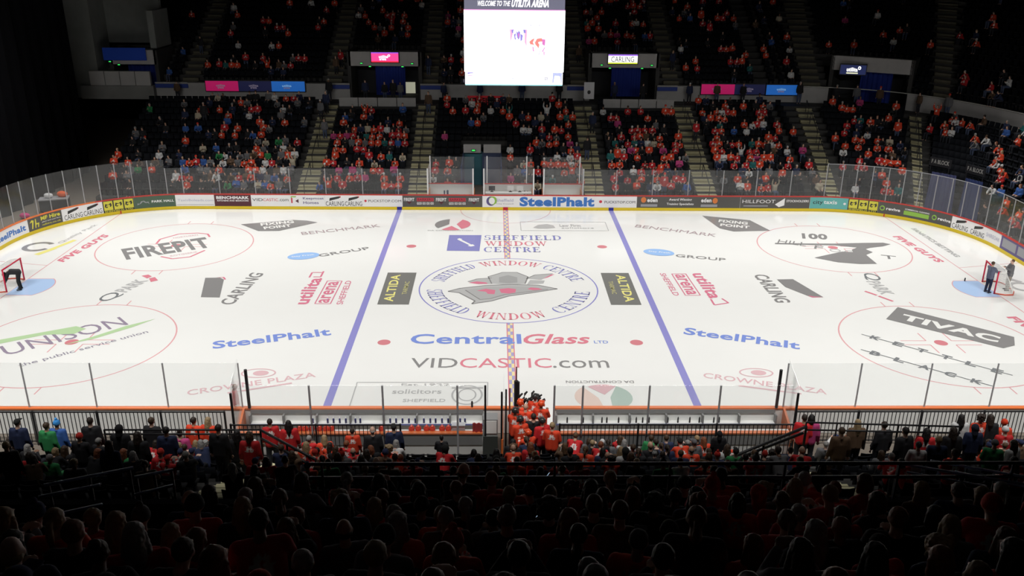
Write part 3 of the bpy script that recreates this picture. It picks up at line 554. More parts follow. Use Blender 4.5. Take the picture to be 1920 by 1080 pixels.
# ------------------------------------------------------------------ arena shell
def struct(name, b, m): return b.build(name, m, kind='structure')
b = MB(); b.box(-60, -60, -.3, 70, 60, -.01); struct('floor', b, mat('arena_floor', (.17, .145, .12), .6, vary=.2, scale=1))
b = MB(); b.box(-60, -60, 26, 70, 60, 26.3); struct('ceiling', b, BLACK)
b = MB(); b.box(-60, 50, 0, 70, 50.3, 26); struct('wall_far', b, mat('dark_wall', (.03, .03, .035), .8))
b = MB(); b.box(-60, -60, 0, 70, -59.7, 26); struct('wall_near', b, MC['dark_wall'])
b = MB(); b.box(-60, -60, 0, -59.7, 60, 26); struct('wall_left', b, MC['dark_wall'])
b = MB(); b.box(69.7, -60, 0, 70, 60, 26); struct('wall_right', b, MC['dark_wall'])
# black drape closing off the left end
b = MB(); n = 220; vs = []; fs = []
for i in range(n+1):
    y = -30+56.3*i/n
    for o in (0, .06):
        for z in (0, 24): vs.append((-33.2+.16*math.sin(i*1.05)+.05*math.sin(i*.37)-o, y, z))
for i in range(n): q = i*4; fs += [(q, q+1, q+5, q+4), (q+2, q+6, q+7, q+3), (q+1, q+3, q+7, q+5), (q, q+4, q+6, q+2)]
fs += [(0, 2, 3, 1), (n*4, n*4+1, n*4+3, n*4+2)]
b.add(vs, fs); b.build('stage_curtain', mat('black_drape', (.004, .004, .005), .95, spec=.05), label='tall black drape closing off the left end of the arena', cat='curtain')

# far stands: u runs along the rows, d away from the ice
def S(u, d):
    if u <= XE: return (u, 17+d)
    a = 10.5+.393*d; bb = 10.5+d; th = (u-XE)/17.; th = min(th, PI/2); e = 2/2.7
    return (XE+a*math.sin(th)**e, 6.5+bb*max(0, math.cos(th))**e)
def facing(u, d):
    a = Vector(S(u-.3, d)); c = Vector(S(u+.3, d)); t = c-a; return math.atan2(t.y, t.x)
NL, NU, D_, ZL0, RL, ZU0, RU = 14, 17, .85, .3, .34, 6.35, .45
ZLf = lambda k: ZL0+RL*k
ZUf = lambda k: ZU0+RU*k
DL = lambda k: D_*k
DU = lambda k: 14.3+D_*k
UMAX = XE+17*PI/2
us = list(np.arange(-45, XE, 1.5))+[XE+17*PI/2*i/36 for i in range(37)]
def sweep(mb, prof, ulist):
    k = len(prof); vs = []; fs = []
    for u in ulist:
        for d, z in prof: p = S(u, d); vs.append((p[0], p[1], z))
    for i in range(len(ulist)-1):
        for j in range(k-1): fs.append((i*k+j, (i+1)*k+j, (i+1)*k+j+1, i*k+j+1))
    mb.add(vs, fs)
def rng(u0, u1): return [u0]+[u for u in us if u0+.05 < u < u1-.05]+[u1]
prof = [(0, 0)]
for k in range(NL): prof += [(DL(k), ZLf(k)), (DL(k+1), ZLf(k))]
ZC = ZLf(NL-1)+.3
prof += [(DL(NL), ZC), (14, ZC)]
TUN = (-3.15, -.25); NT = 6
US0 = -29.0
b = MB(); sweep(b, prof, rng(US0, TUN[0])); b.add([(US0, 17+d, z) for d, z in prof]+[(US0, 31, 0)], [tuple(range(len(prof)+1))]); sweep(b, [(DL(NT), 0)]+prof[1+2*NT:], rng(*TUN)); sweep(b, prof, rng(TUN[1], UMAX))
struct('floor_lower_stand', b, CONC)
UTOP = [(14, ZC), (14, 6.3)]
VOMS = [(-32.5, -28.8), (-12.9, -7.0), (7.2, 12.9), (25.8, 32.5)]; NV = 5
profu = []
for k in range(NU): profu += [(DU(k), ZUf(k)), (DU(k+1), ZUf(k))]
profu += [(DU(NU), ZUf(NU)+1.2), (DU(NU)+3, ZUf(NU)+1.2)]
b = MB(); last = -45
for v0, v1 in VOMS:
    sweep(b, [(14.3, ZC)]+profu, rng(last, v0)); sweep(b, [(DU(NV)+3.5, ZC), (DU(NV)+3.5, 7.6), (DU(NV), 7.6)]+profu[2*NV:], rng(v0, v1)); sweep(b, [(14.0, ZC), (DU(NV)+3.5, ZC)], rng(v0, v1)); last = v1
    for v in (v0, v1):
        q = [(14.3, ZC)]+profu[:2*NV]+[(DU(NV)+3.5, ZUf(NV)), (DU(NV)+3.5, ZC)]; b.add([(*S(v, d), z) for d, z in q], [tuple(range(len(q)))])
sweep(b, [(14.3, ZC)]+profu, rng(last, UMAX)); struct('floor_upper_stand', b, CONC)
# pale front wall of the upper stand, one stretch between each pair of entrances
last = -29
for i, (v0, v1) in enumerate(VOMS[1:]+[(UMAX, 0)]):
    b = MB(); ul = rng(last, v0); sweep(b, [(14.0, ZC), (13.98, 6.3), (14.28, 6.3), (14.3, ZC)], ul)
    struct('wall_balcony_'+str(i+1), b, CONCL); last = v1
# entrances to the upper stand: lintel, jambs, blue drape, screen
BLUEDR = mat('blue_drape', (.008, .025, .22), .8)
DARKW = mat('dark_wall', (.03, .03, .035), .8)
def local(g, fn): pass
for i, (v0, v1) in enumerate(VOMS):
    um = (v0+v1)/2; c = S(um, 14.3); rz = facing(um, 14.3); wd = math.hypot(S(v1, 14.3)[0]-S(v0, 14.3)[0], S(v1, 14.3)[1]-S(v0, 14.3)[1])
    g = empty('stand_entrance', (c[0], c[1], ZC), rz, label=['entrance in upper stand beside the black drape with blue banner', 'entrance in upper stand under the pink lit screen', 'entrance in upper stand under the white lit sign', 'entrance in upper stand in the right corner under blue sign'][i], cat='entrance')
    h = wd/2; b = MB(); zt = 7.75-ZC; b.box(-h, -.1, zt, h, .25, zt+1.15); b.build('lintel', CONCL, g)
    for sx in (-1, 1): b = MB(); b.box(sx*h-.15, -.1, 0, sx*h+.15, 4, zt+1.15); b.build('jamb', CONC, g)
    b = MB(); b.box(-h, 3.4, 0, h, 3.5, zt); b.build('back_wall', DARKW, g)
    b = MB(); n = 24; x0, x1 = -.9, 1.6; vs = []; fs = []
    for j in range(n+1):
        x = x0+(x1-x0)*j/n; y = .9+.05*math.sin(j*1.7)
        for o in (0, .03): vs += [(x, y+o, .2), (x, y+o, zt)]
    for j in range(n): q = j*4; fs += [(q, q+4, q+5, q+1), (q+2, q+3, q+7, q+6), (q+1, q+5, q+7, q+3)]
    b.add(vs, fs); b.build('drape', BLUEDR, g)
    if i == 1:
        b = MB(); b.box(-.1, 3.3, .0, .95, 3.38, .95); b.box(1.15, 3.3, 0, 2.2, 3.38, .95)
        b.build('door_window', mat('lit_door_window', (.8, .8, .6), .5, emit=.35), g)
    # green exit lamps
    for k, ex in enumerate((-1.9, -1.2, 1.5, 2.3)[:(4 if i in (1, 2) else 2)]):
        e = empty('exit_sign', (c[0]+ex*math.cos(rz), c[1]-.17+ex*math.sin(rz), 7.72+(.25 if k in (0, 3) else 0)), rz, label='small green exit light under the %s, %s from left' % (['blue banner by the black drape', 'pink lit screen', 'white lit sign', 'blue corner sign'][i], nth(k)), cat='exit light', group='exit lights')
        b = MB(); b.box(-.13, -.03, -.07, .13, 0, .07); b.build('housing', BLACK, e); b = MB(); b.box(-.09, -.035, -.035, .09, -.03, .035); b.build('lit_face', mat('exit_green', (.03, .55, .08), .5, emit=1.6), e)
def screen(name, x0, x1, z0, z1, Y, m, items, label, cat, rz=0, emit=1):
    g = empty(name, ((x0+x1)/2, Y, z0), rz, label=label, cat=cat); h = (x1-x0)/2
    b = MB(); b.box(-h-.06, 0, -.06, h+.06, .18, z1-z0+.1); b.build('housing', BLACK, g)
    b = MB(); b.box(-h, -.02, 0, h, 0, z1-z0); f = b.build('display', m, g); d = -.022
    bb = MB(); ms = []
    for txt, fx0, fx1, fz0, fz1, mm, bold, sh in items:
        if txt: v, fc = text_geo(txt, bold, sh)
        else: v, fc = np.array([(0, 0), (1, 0), (1, 1), (0, 1)]), [(0, 1, 2, 3)]
        if mm not in ms: ms.append(mm)
        bb.add([(-h+2*h*(fx0+(fx1-fx0)*q[0]), d, (z1-z0)*(fz0+(fz1-fz0)*q[1])) for q in v], fc, ms.index(mm)); d -= .001
    if items: bb.build('lettering', ms, f)
    return g
EW = mat('emit_white', (1, 1, 1), .5, emit=1.2); EP = mat('emit_pink', (.85, .06, .30), .5, emit=1.0); EK = mat('emit_dark', (.05, .05, .08), .5, emit=.1)
EYL = mat('emit_cream', (.85, .85, .55), .5, emit=1.0); EB = mat('emit_navy', (.02, .03, .14), .5, emit=.6); ELB = mat('emit_blue', (.02, .16, .6), .5, emit=.45); EPK = mat('emit_magenta', (.5, .01, .12), .5, emit=.5); ENV = mat('emit_navy2', (.01, .012, .05), .5, emit=.5)
EGR = mat('emit_grey', (.3, .25, .35), .5, emit=.3); EYG = mat('emit_yellow_green', (.55, .65, .03), .5, emit=1.0); EPU = mat('emit_purple', (.25, .08, .65), .5, emit=1.2)
screen('advert_screen', -11.0, -8.75, 8.08, 8.88, 31.0, EP, [(None, 0, 1, .9, 1, EPU, 0, 0), (None, 0, 1, 0, .12, mat('emit_red', (.8, .02, .05), .5, emit=1.0), 0, 0), ('utilita', .28, .62, .42, .72, EW, .03, 0), ('arena', .3, .55, .2, .4, EW, .03, 0), ('o', .6, .7, .55, .8, EW, .03, 0)], 'pink lit advert screen over the entrance left of the scoreboard', 'screen')
screen('advert_screen', 8.67, 11.11, 8.09, 8.85, 31.0, EW, [(None, 0, 1, .86, 1, EPU, 0, 0), (None, 0, 1, 0, .14, EYG, 0, 0), ('CARLING', .1, .88, .2, .78, EK, .0, 0)], 'white lit sign reading CARLING over the entrance right of the scoreboard', 'screen')
p1 = px(1594, 132, Y=30.2)
screen('advert_screen', p1.x-1.0, p1.x+1.0, p1.z-.25, p1.z+.5, 29.6, mat('emit_deepblue', (.02, .03, .12), .5, emit=.5), [('utilita', .25, .68, .3, .75, EW, .04, 0), ('o', .68, .8, .5, .9, EW, .03, 0), (None, .25, .7, .08, .2, EYL, 0, 0)], 'blue lit sign over the right corner entrance', 'screen', rz=-.25)
b = MB(); g = empty('banner', (-31.2, 30.9, 8.1), label='dark blue banner above the entrance beside the black drape', cat='banner'); b.box(-1.75, 0, 0, 1.75, .05, 1.0); b.build('banner_cloth', mat('banner_blue', (.01, .05, .35), .7, emit=.05), g)
for (x0, x1), m, ib, lb in (((-24.8, -22.1), EPK, 'utilita', 'left magenta'), ((-22.1, -19.35), ENV, 'utilita', 'left navy'), ((-19.35, -16.6), ELB, 'utilita', 'left bright blue'), ((16.6, 19.4), EPK, 'utilita', 'right magenta'), ((19.4, 22.05), ENV, 'utilita', 'right navy'), ((22.05, 24.8), ELB, 'utilita', 'right bright blue')):
    screen('advert_banner', x0, x1, 5.68, 6.5, 30.76 if x0 < 20 else 30.6, m, [('utilita', .32, .6, .45, .68, EGR if m is not ELB else mat('emit_pale', (.25, .5, .8), .5, emit=.5), .03, 0), ('arena', .36, .55, .25, .42, EGR, .03, 0)], lb+' advert banner on the front of the upper stand', 'banner')
# blue stripe panels and pale rails on the balcony front
for x0, x1 in ((-14.4, -12.9), (-7.0, -5.2), (7.3-2.0, 7.2), (12.9, 14.6), (-29.0, -26.3)):
    g = empty('balcony_banner', ((x0+x1)/2, 30.86, 5.9), label='blue banner strip on balcony front, %s' % {-14: 'just left of the pink lit screen', -6: 'between pink lit screen and scoreboard', 6: 'between scoreboard and white lit sign', 14: 'just right of the white lit sign', -28: 'under the concrete box beside the black drape'}[min((-14, -6, 6, 14, -28), key=lambda q: abs(q-(x0+x1)/2))], cat='panel', group='blue balcony panels'); h = (x1-x0)/2
    b = MB(); b.box(-h, 0, 0, h, .05, .32); b.build('panel_face', mat('panel_blue', (.02, .05, .28), .6), g)
    b = MB(); b.box(-h, -.03, .38, h, .06, .46); b.build('rail', CONCL, g)
b = MB()
for u in rng(22.5, UMAX): p = S(u, 13.95); b.v.append((p[0], p[1], 6.36))
pts = b.v; b = MB(); b.tube(pts, .035, 6); b.build('handrail', mat('pale_rail', (.6, .6, .55), .5), label='long pale rail curving along the right corner balcony', cat='rail')

# concrete boxes by the black drape
b = MB(); b.box(-36, 31, ZC, -33.6, 34, 14); b.box(-33.6, 34, ZC+4.2, -29, 34.5, 14); b.box(-29.2, 31.5, ZC+4, -28.7, 35, 12)
struct('wall_concrete_corner', b, mat('grey_concrete', (.20, .21, .20), .85, vary=.2, scale=1.2))
b = MB()
for i in range(4): b.box(-34.2+i*1.25, 30.6, 6.1, -34.2+i*1.25+1.2, 30.9, 7.25)
struct('wall_low_parapet', b, CONCL)
b = MB(); b.box(-35, 30.4, ZC, -29, 31.0, 6.1); struct('wall_plinth', b, mat('mid_concrete', (.22, .22, .21), .85, vary=.25, scale=1))

# ------------------------------------------------------------------ aisle stairs
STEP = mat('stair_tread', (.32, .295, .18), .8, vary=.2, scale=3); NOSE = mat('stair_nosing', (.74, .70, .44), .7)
STEPU = mat('dark_stair_tread', (.13, .12, .085), .85, vary=.25, scale=3); NOSEU = mat('dark_stair_nosing', (.20, .18, .12), .8)  # darker treads and step edges for the upper stand aisles
def aisle(u, k0, k1, dfn, zfn, rise, name, label, w=1.4, rail=True, up=False):
    p = S(u, dfn(k0)); g = empty(name, (p[0], p[1], zfn(k0)), label=label, cat='stairs', group='aisle stairs'); b = MB(); nb = MB(); h = w/2
    def Q(uu, d, z): q = S(uu, d); return (q[0]-p[0], q[1]-p[1], z-zfn(k0))
    def bx(m, d0, d1, z0, z1):
        m.add([Q(u-h, d0, z0), Q(u+h, d0, z0), Q(u+h, d1, z0), Q(u-h, d1, z0), Q(u-h, d0, z1), Q(u+h, d0, z1), Q(u+h, d1, z1), Q(u-h, d1, z1)], [(0,3,2,1),(4,5,6,7),(0,1,5,4),(1,2,6,5),(2,3,7,6),(3,0,4,7)])
    for k in range(k0, k1):
        d = dfn(k); z = zfn(k)
        bx(b, d, d+D_*.5, z+.005, z+.02); bx(b, d+D_*.5, d+D_, z+.005, z+rise/2+.01)
        bx(nb, d, d+.10, z+.02, z+.03); bx(nb, d+D_*.5, d+D_*.5+.10, z+rise/2+.01, z+rise/2+.02)
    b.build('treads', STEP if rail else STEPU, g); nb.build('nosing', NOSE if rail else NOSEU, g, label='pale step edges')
    if rail:
        k = k0
        while k < k1-1:
            r = MB(); ke = min(k+3, k1-1); A0 = Q(u, dfn(k), zfn(k)); A1 = Q(u, dfn(ke), zfn(ke))
            r.tube([A0, (A0[0], A0[1], A0[2]+.95), (A1[0], A1[1], A1[2]+.95), A1], .03, 6); r.build('handrail', BLACK, g); k += 4
AL = [-14.25, -6.3, 6.45, 14.6, 23.6, 33.2]
AW = ['lower stand aisle left of the pink screen', 'lower stand aisle just left of the scoreboard', 'lower stand aisle just right of the scoreboard', 'lower stand aisle right of the CARLING sign', 'lower stand aisle at the start of the right corner', 'lower stand aisle far round the right corner']
for u, l in zip(AL, AW): aisle(u, 0, NL, DL, ZLf, RL, 'aisle_stairs', 'pale edged steps of the '+l, w=1.4 if u < 20 else 1.1)
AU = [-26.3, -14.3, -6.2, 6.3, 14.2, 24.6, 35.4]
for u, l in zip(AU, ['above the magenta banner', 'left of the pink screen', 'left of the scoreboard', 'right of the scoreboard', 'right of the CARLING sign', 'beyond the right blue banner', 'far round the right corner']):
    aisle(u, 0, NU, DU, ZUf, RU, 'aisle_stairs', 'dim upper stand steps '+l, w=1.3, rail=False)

# white low walls of the wheelchair platforms
for x0, x1, l in ((-13.5, -7.2, 'left'), (8.1, 14.0, 'right')):
    g = empty('platform_wall', ((x0+x1)/2, 28.75, ZLf(13)), label='low white panelled wall at top of lower stand, %s of the scoreboard' % l, cat='wall panel'); h = (x1-x0)/2
    for i in range(4): b = MB(); q = 2*h/4; b.box(-h+i*q+.03, 0, .1, -h+(i+1)*q-.03, .06, .8); b.build('wall_panel', CONCL, g)
    b = MB(); b.box(-h, -.01, .0, h, .07, .1); b.build('rail', BLACK, g)
# players' tunnel under the far stand
g = empty('players_tunnel', (-1.7, 17.0, 0), label='blue walled players tunnel below the scoreboard with white lintels', cat='tunnel')
b = MB(); b.box(-1.45, 0, 0, -1.38, 5.2, 2.6); b.box(1.38, 0, 0, 1.45, 5.2, 2.6); b.build('side_wall', mat('tunnel_blue', (.03, .05, .12), .7), g)
b = MB(); b.box(-1.38, 5.0, 0, 0, 5.1, 2.6); b.build('drape', mat('teal_drape', (.05, .16, .20), .8), g); b = MB(); b.box(.0, 4.6, 0, 1.38, 4.7, 2.6); b.build('drape', mat('slate_drape', (.05, .065, .13), .8), g)
for x0, x1 in ((-1.4, -.1), (.1, 1.4)): b = MB(); b.box(x0, 4.4, 2.62, x1, 4.55, 3.25); b.build('lintel', CONCL, g)
e = empty('exit_sign', (-2.35, 21.2, 2.85), label='green exit light on the lintel of the players tunnel', cat='exit light')
b = MB(); b.box(-.16, -.03, -.08, .16, 0, .08); b.build('housing', BLACK, e); b = MB(); b.box(-.12, -.035, -.05, .12, -.03, .05); b.build('lit_face', MC['exit_green'], e)
b = MB(); b.box(-3.0, 28.6, 5.0, -.1, 28.66, 5.75); f = b.build('banner', mat('banner_red', (.55, .02, .03), .6, emit=.08), label='red banner on the lower stand under the scoreboard', cat='banner')
v, fc = text_geo('STEELERS', .05, 0); b = MB(); b.add([(-2.8+2.5*q[0], 28.59, 5.15+.45*q[1]) for q in v], fc); b.build('lettering', mat('banner_dark', (.03, .005, .005), .6), f)
g = empty('poster', (6.95, 28.9, 5.5), label='white poster panel with dark figure beside the aisle, right of the scoreboard', cat='poster')
b = MB(); b.box(-.42, 0, 0, .42, .05, 1.35); b.build('sheet', mat('poster_white', (.6, .6, .62), .6), g); b = MB(); b.ball((-.0, -.01, .55), (.14, .01, .16)); b.build('print', BLACK, g)
# corner tunnel with blue drapes
def u_at(qx, d, z): return min(np.arange(22, 46, .1), key=lambda u: abs(proj0((*S(u, d), z))[0]-qx))
def proj0(p):
    d = Vector(p)-CAM; z = d.dot(F_); return 960+FPX*d.dot(R_)/z, 540-FPX*d.dot(U_)/z
for qx, col, lb, wd in ((1762, (.06, .07, .17), 'left', 1.9), (1818, (.03, .05, .16), 'right', 1.5)):
    u = u_at(qx, -.25, 1.3); c = S(u, -.25); b = MB(); n = 18; vs = []; fs = []
    for j in range(n+1):
        x = -wd/2+wd*j/n; y = .06*math.sin(j*1.9)
        for o in (0, .04): vs += [(x, y+o, 0), (x*.85, y+o, 2.9)]
    for j in range(n): q = j*4; fs += [(q, q+4, q+5, q+1), (q+2, q+3, q+7, q+6), (q+1, q+5, q+7, q+3)]
    b.add(vs, fs); t = b.build('tunnel_drape', mat('corner_drape_'+lb, col, .8), loc=(c[0], c[1], .02), label=lb+' of two dark blue drapes hanging at the right corner tunnel', cat='curtain'); t.rotation_euler = (0, 0, facing(u, 0))
for qx, lb in ((1762, 'left'), (1828, 'right')):
    u = u_at(qx, 4.0, 2.8); c = S(u, 4.0); g = empty('block_sign', (c[0], c[1], 2.95), facing(u, 4), label='white lettered block sign over the right corner tunnel, %s one' % lb, cat='sign')
    b = MB(); b.box(-.8, 0, -.3, .8, .05, .3); b.box(-.7, .0, -1.3, -.64, .05, -.3); b.box(.64, 0, -1.3, .7, .05, -.3); b.build('board', mat('sign_board', (.02, .02, .025), .7), g); v, fc = text_geo('F A BLOCK', .03, 0); b = MB(); b.add([(-.65+1.3*q[0], -.01, -.12+.3*q[1]) for q in v], fc); b.build('lettering', CONCL, g)
# things standing on the floor behind the left corner glass
g = empty('equipment_case', (-30.6, 14.4, 0), .3, label='black equipment case on the floor behind the left corner glass', cat='case'); b = MB(); b.box(-.9, -.4, .1, .9, .4, .85); b.build('body', mat('case_black', (.02, .02, .022), .5), g)
b = MB(); b.box(-.92, -.42, .85, .92, .42, .93); b.build('lid', STEEL, g)
for sx in (-1, 1):
    for sy in (-1, 1): b = MB(); b.tube([(sx*.75, sy*.3-.02, .05), (sx*.75, sy*.3+.02, .05)], .05, 10); b.build('wheel', BLACK, g)
def bag(x, y, z, s, m, label):
    g = empty('bag', (x, y, z), label=label, cat='bag'); b = MB(); b.ball((0, 0, .16*s), (.28*s, .16*s, .16*s), 14, 8); b.build('bag_body', m, g, True); b = MB(); b.tube([(-.12*s, 0, .28*s), (-.08*s, 0, .42*s), (.08*s, 0, .42*s), (.12*s, 0, .28*s)], .012, 6); b.build('strap', BLACK, g)
bag(-30.9, 14.3, .93, 1.1, mat('bag_white', (.7, .7, .7), .8), 'white bag on the black case behind the left corner glass'); bag(-30.1, 14.6, .93, 1.3, mat('bag_orange', (.75, .12, .03), .8), 'orange bag on the black case behind the left corner glass')
bag(-31.8, 12.6, 0, 1.2, mat('bag_pink', (.6, .03, .2), .8), 'pink bag on the floor behind the left corner glass')

# ------------------------------------------------------------------ scoreboard over centre ice
sb = empty('scoreboard', (.18, 0, 10.68), label='bright four sided video scoreboard hanging over centre ice', cat='scoreboard')
b = MB(); b.box(-2.42, .05, 0, 2.42, 3.2, 4.4); b.build('housing', mat('scoreboard_case', (.02, .02, .03), .5), sb)
SW = mat('screen_white', (1, 1, 1), .5, emit=2.6); EG = mat('screen_grey', (.20, .20, .28), .5, emit=.6); EBL = mat('screen_lilac', (.42, .46, .85), .5, emit=.9); ECY = mat('screen_teal', (.35, .7, .75), .5, emit=.9)
b = MB(); b.box(-2.42, -.02, .62, 2.42, .05, 3.48); f = b.build('main_screen', SW, sb, label='glowing white video screen')
def fl(parent, items, y, name='screen_image'):
    bb = MB(); ms = []
    for it, mm in items:
        if mm not in ms: ms.append(mm)
        if isinstance(it, tuple) and isinstance(it[0], str): v, fc = text_geo(*it[5:]); P = [(it[1]+(it[2]-it[1])*q[0], y, it[3]+(it[4]-it[3])*q[1]) for q in v]
        else: fc = [tuple(range(len(it)))]; P = [(q[0], y, q[1]) for q in it]
        bb.add(P, fc, ms.index(mm)); y -= .002
    bb.build(name, ms, parent)
VI = mat('screen_violet', (.28, .24, .66), .5, emit=.9); SP = mat('screen_pink', (.95, .42, .62), .5, emit=.95); SR = mat('screen_salmon', (.85, .22, .20), .5, emit=1.0); SM = mat('screen_magenta', (.65, .18, .5), .5, emit=.9)
G0 = lambda x, z: (-2.42+4.84*(x-107)/(1283-107), 3.48-2.86*(z-130)/(815-130))
def gp(*p): return [G0(*q) for q in p]
fl(f, [(gp((640,335),(690,335),(665,440),(650,480)), SP), (gp((810,335),(845,335),(840,530),(815,480)), SP), (gp((660,340),(690,335),(680,380),(665,375)), VI), (gp((795,340),(825,335),(830,375),(805,378)), VI),
       (gp((715,345),(735,370),(745,345),(765,370),(760,430),(742,455),(725,420)), VI), (gp((690,390),(715,375),(710,420),(720,465),(695,440)), VI), (gp((765,380),(795,400),(790,450),(770,475),(765,440)), VI),
       (gp((735,380),(755,380),(745,440)), SM), (gp((870,470),(900,445),(935,430),(915,480),(930,510),(880,500)), SR), (gp((935,480),(960,435),(1020,430),(1030,470),(1000,470),(975,480),(990,500),(985,550),(940,500)), SR), (gp((1020,440),(1060,445),(1055,520),(1020,500)), SM),
       (gp((905,520),(920,530),(930,580),(915,580)), SM), (gp((1020,580),(1050,530),(1060,535),(1030,590)), SM), (gp((1035,575),(1062,585),(1050,635),(1040,625)), SP), (gp((930,605),(985,608),(1010,530),(1015,535),(992,615),(930,610)), VI),
       (gp((875,285),(895,285),(885,300)), VI), (gp((975,283),(993,287),(987,303)), VI)], -.024)
b = MB(); b.box(-2.38, -.02, .03, 2.38, .05, .60); f = b.build('score_strip', SW, sb, label='white score strip below the screen')
GR2 = mat('screen_digit', (.35, .35, .5), .5, emit=.5)
fl(f, [(('0', 1.5, 1.66, .22, .40, '0', .03, 0), GR2), (('a', -.35, .45, .24, .40, '14:51', .0, 0), EBL), (('a', -1.7, -1.54, .22, .40, '0', .0, 0), SP), ([(-2.38, .57), (2.38, .57), (2.38, .595), (-2.38, .595)], EBL), ([(1.88, .1), (2.36, .1), (2.36, .58), (1.9, .58)], EBL), ([(1.95, .12), (2.3, .15), (2.25, .42), (2.0, .45)], SW), ([(-2.3, .5), (-1.85, .58), (-2.25, .58)], VI), ([(-2.25, .40), (-1.9, .44), (-1.95, .48), (-2.25, .46)], SP)], -.024, 'digits')
b = MB(); b.box(-2.4, -.02, 3.52, 2.4, .05, 4.35); f = b.build('header_panel', EG, sb, label='grey header panel')
fl(f, [(('w', -1.75, -.2, 3.68, 3.92, 'WELCOME TO THE', .02, .35), EW), (('u', -.15, 1.62, 3.64, 3.98, 'UTILITA ARENA', .05, .35), EW), ([(-1.8, 3.98), (1.6, 4.02), (1.6, 4.08), (-1.8, 4.06)], EPU)], -.024, 'lettering')
b = MB(); b.box(-2.42, -.03, 3.48, 2.42, .05, 3.52); b.build('trim_strip', mat('emit_rose', (.9, .3, .65), .5, emit=1.2), sb)
b = MB(); b.box(-2.38, -.03, -.03, 2.38, .05, .03); b.build('trim_strip', ECY, sb)
for x in (-1.8, 1.8):
    for y in (.5, 2.8): b = MB(); b.tube([(x, y, 4.4), (x, y, 15.3)], .02, 6); b.build('cable', BLACK, sb)
sl = mat('sign_letters', (.35, .33, .45), .6, emit=.12)
f = MB().box(-3.6, 30.8, 6.4, 3.4, 30.86, 6.85).build('block_sign', mat('sign_dark', (.015, .015, .03), .6), label='long dark sign with pale lettering on the balcony behind the scoreboard', cat='sign')
v, fc = text_geo('Utilita Arena', .02, 0); b = MB(); b.add([(-3.4+5.2*q[0], 30.79, 6.45+.34*q[1]) for q in v], fc); b.build('lettering', sl, f)

# ================================================================== PEOPLE
SKIN = mat('skin', (.62, .40, .30), .55, objcol=True)
CLOTHM = mat('jersey_cloth', (.5, .5, .5), .8, objcol=True, mark=True); CLOTH = mat('plain_cloth', (.5, .5, .5), .85, objcol=True, vary=.2, scale=6)
HAIR = mat('hair', (.05, .03, .02), .6, objcol=True, vary=.35, scale=30, bump=.4); KNIT = mat('knit', (.3, .3, .3), .9, objcol=True, vary=.15, scale=60)
DEN = mat('trouser_cloth', (.03, .04, .07), .9, objcol=True)
def union(mb, voxel, name, m):
    me = mb.mesh(name, m); o = bpy.data.objects.new('tmp', me); C.objects.link(o)
    md = o.modifiers.new('r', 'REMESH'); md.mode = 'VOXEL'; md.voxel_size = voxel; md.use_smooth_shade = True
    if voxel < .03: sm = o.modifiers.new('s', 'SMOOTH'); sm.iterations = 2; sm.factor = .5
    bpy.context.view_layer.update(); r = bpy.data.meshes.new_from_object(o.evaluated_get(bpy.context.evaluated_depsgraph_get()))
    bpy.data.objects.remove(o); bpy.data.meshes.remove(me); r.name = name
    if not r.materials: r.materials.append(m)
    return r
def caps(mb, pts, rs, n=10):
    for i in range(len(pts)-1):
        a, b_ = Vector(pts[i]), Vector(pts[i+1]); mb.tube([a, b_], [rs[i], rs[i+1]], n)
    for p, r in zip(pts, rs): mb.ball(p, r, 10, 6)
def V(*a): return Vector(a)
def joints(pose):                                         # figure faces -Y, feet at z = 0
    J = {}
    if pose in ('sit', 'clap', 'lean', 'cheer', 'phone'):
        ln = .22 if pose == 'lean' else 0
        J['pel'] = V(0, 0, .53); J['chest'] = V(0, -.02-ln*.8, .88-ln*.15); J['sh'] = V(0, -.01-ln*1.1, 1.0-ln*.2); J['head'] = V(0, -.05-ln*1.4, 1.21-ln*.35)
        J['knee'] = V(.11, -.45, .52); J['ank'] = V(.11, -.44, .09)
        J['hipx'] = .09
    elif pose == 'bend':
        J['pel'] = V(0, .12, .92); J['chest'] = V(0, -.22, 1.02); J['sh'] = V(0, -.34, 1.0); J['head'] = V(0, -.56, .90); J['knee'] = V(.12, .05, .5); J['ank'] = V(.13, .10, .09); J['hipx'] = .1
    else:
        J['pel'] = V(0, 0, .93); J['chest'] = V(0, -.0, 1.27); J['sh'] = V(0, .01, 1.41); J['head'] = V(0, -.02, 1.63); J['knee'] = V(.1, -.02, .5); J['ank'] = V(.11, .02, .09); J['hipx'] = .095
    s = J['sh']; J['shx'] = .185
    D = {'sit': ((.25, .03, -.27), (.13, -.28, -.36)), 'clap': ((.24, -.1, -.25), (.05, -.33, -.12)), 'lean': ((.24, -.14, -.24), (.08, -.36, -.30)), 'cheer': ((.27, -.06, .18), (.24, -.08, .44)), 'phone': ((.22, -.16, -.16), (.07, -.34, .02)),
         'stand': ((.24, .03, -.28), (.27, -.04, -.55)), 'cross': ((.25, -.02, -.27), (.03, -.22, -.2)), 'bend': ((.2, -.1, -.27), (.16, -.2, -.52)), 'hold': ((.23, -.12, -.22), (.12, -.34, -.12)), 'reach': ((.24, -.16, -.2), (.2, -.42, -.22))}[pose]
    J['elb'] = s+V(*D[0]); J['hand'] = s+V(*D[1]); return J
def mir(v, sx): return V(v.x*sx, v.y, v.z)
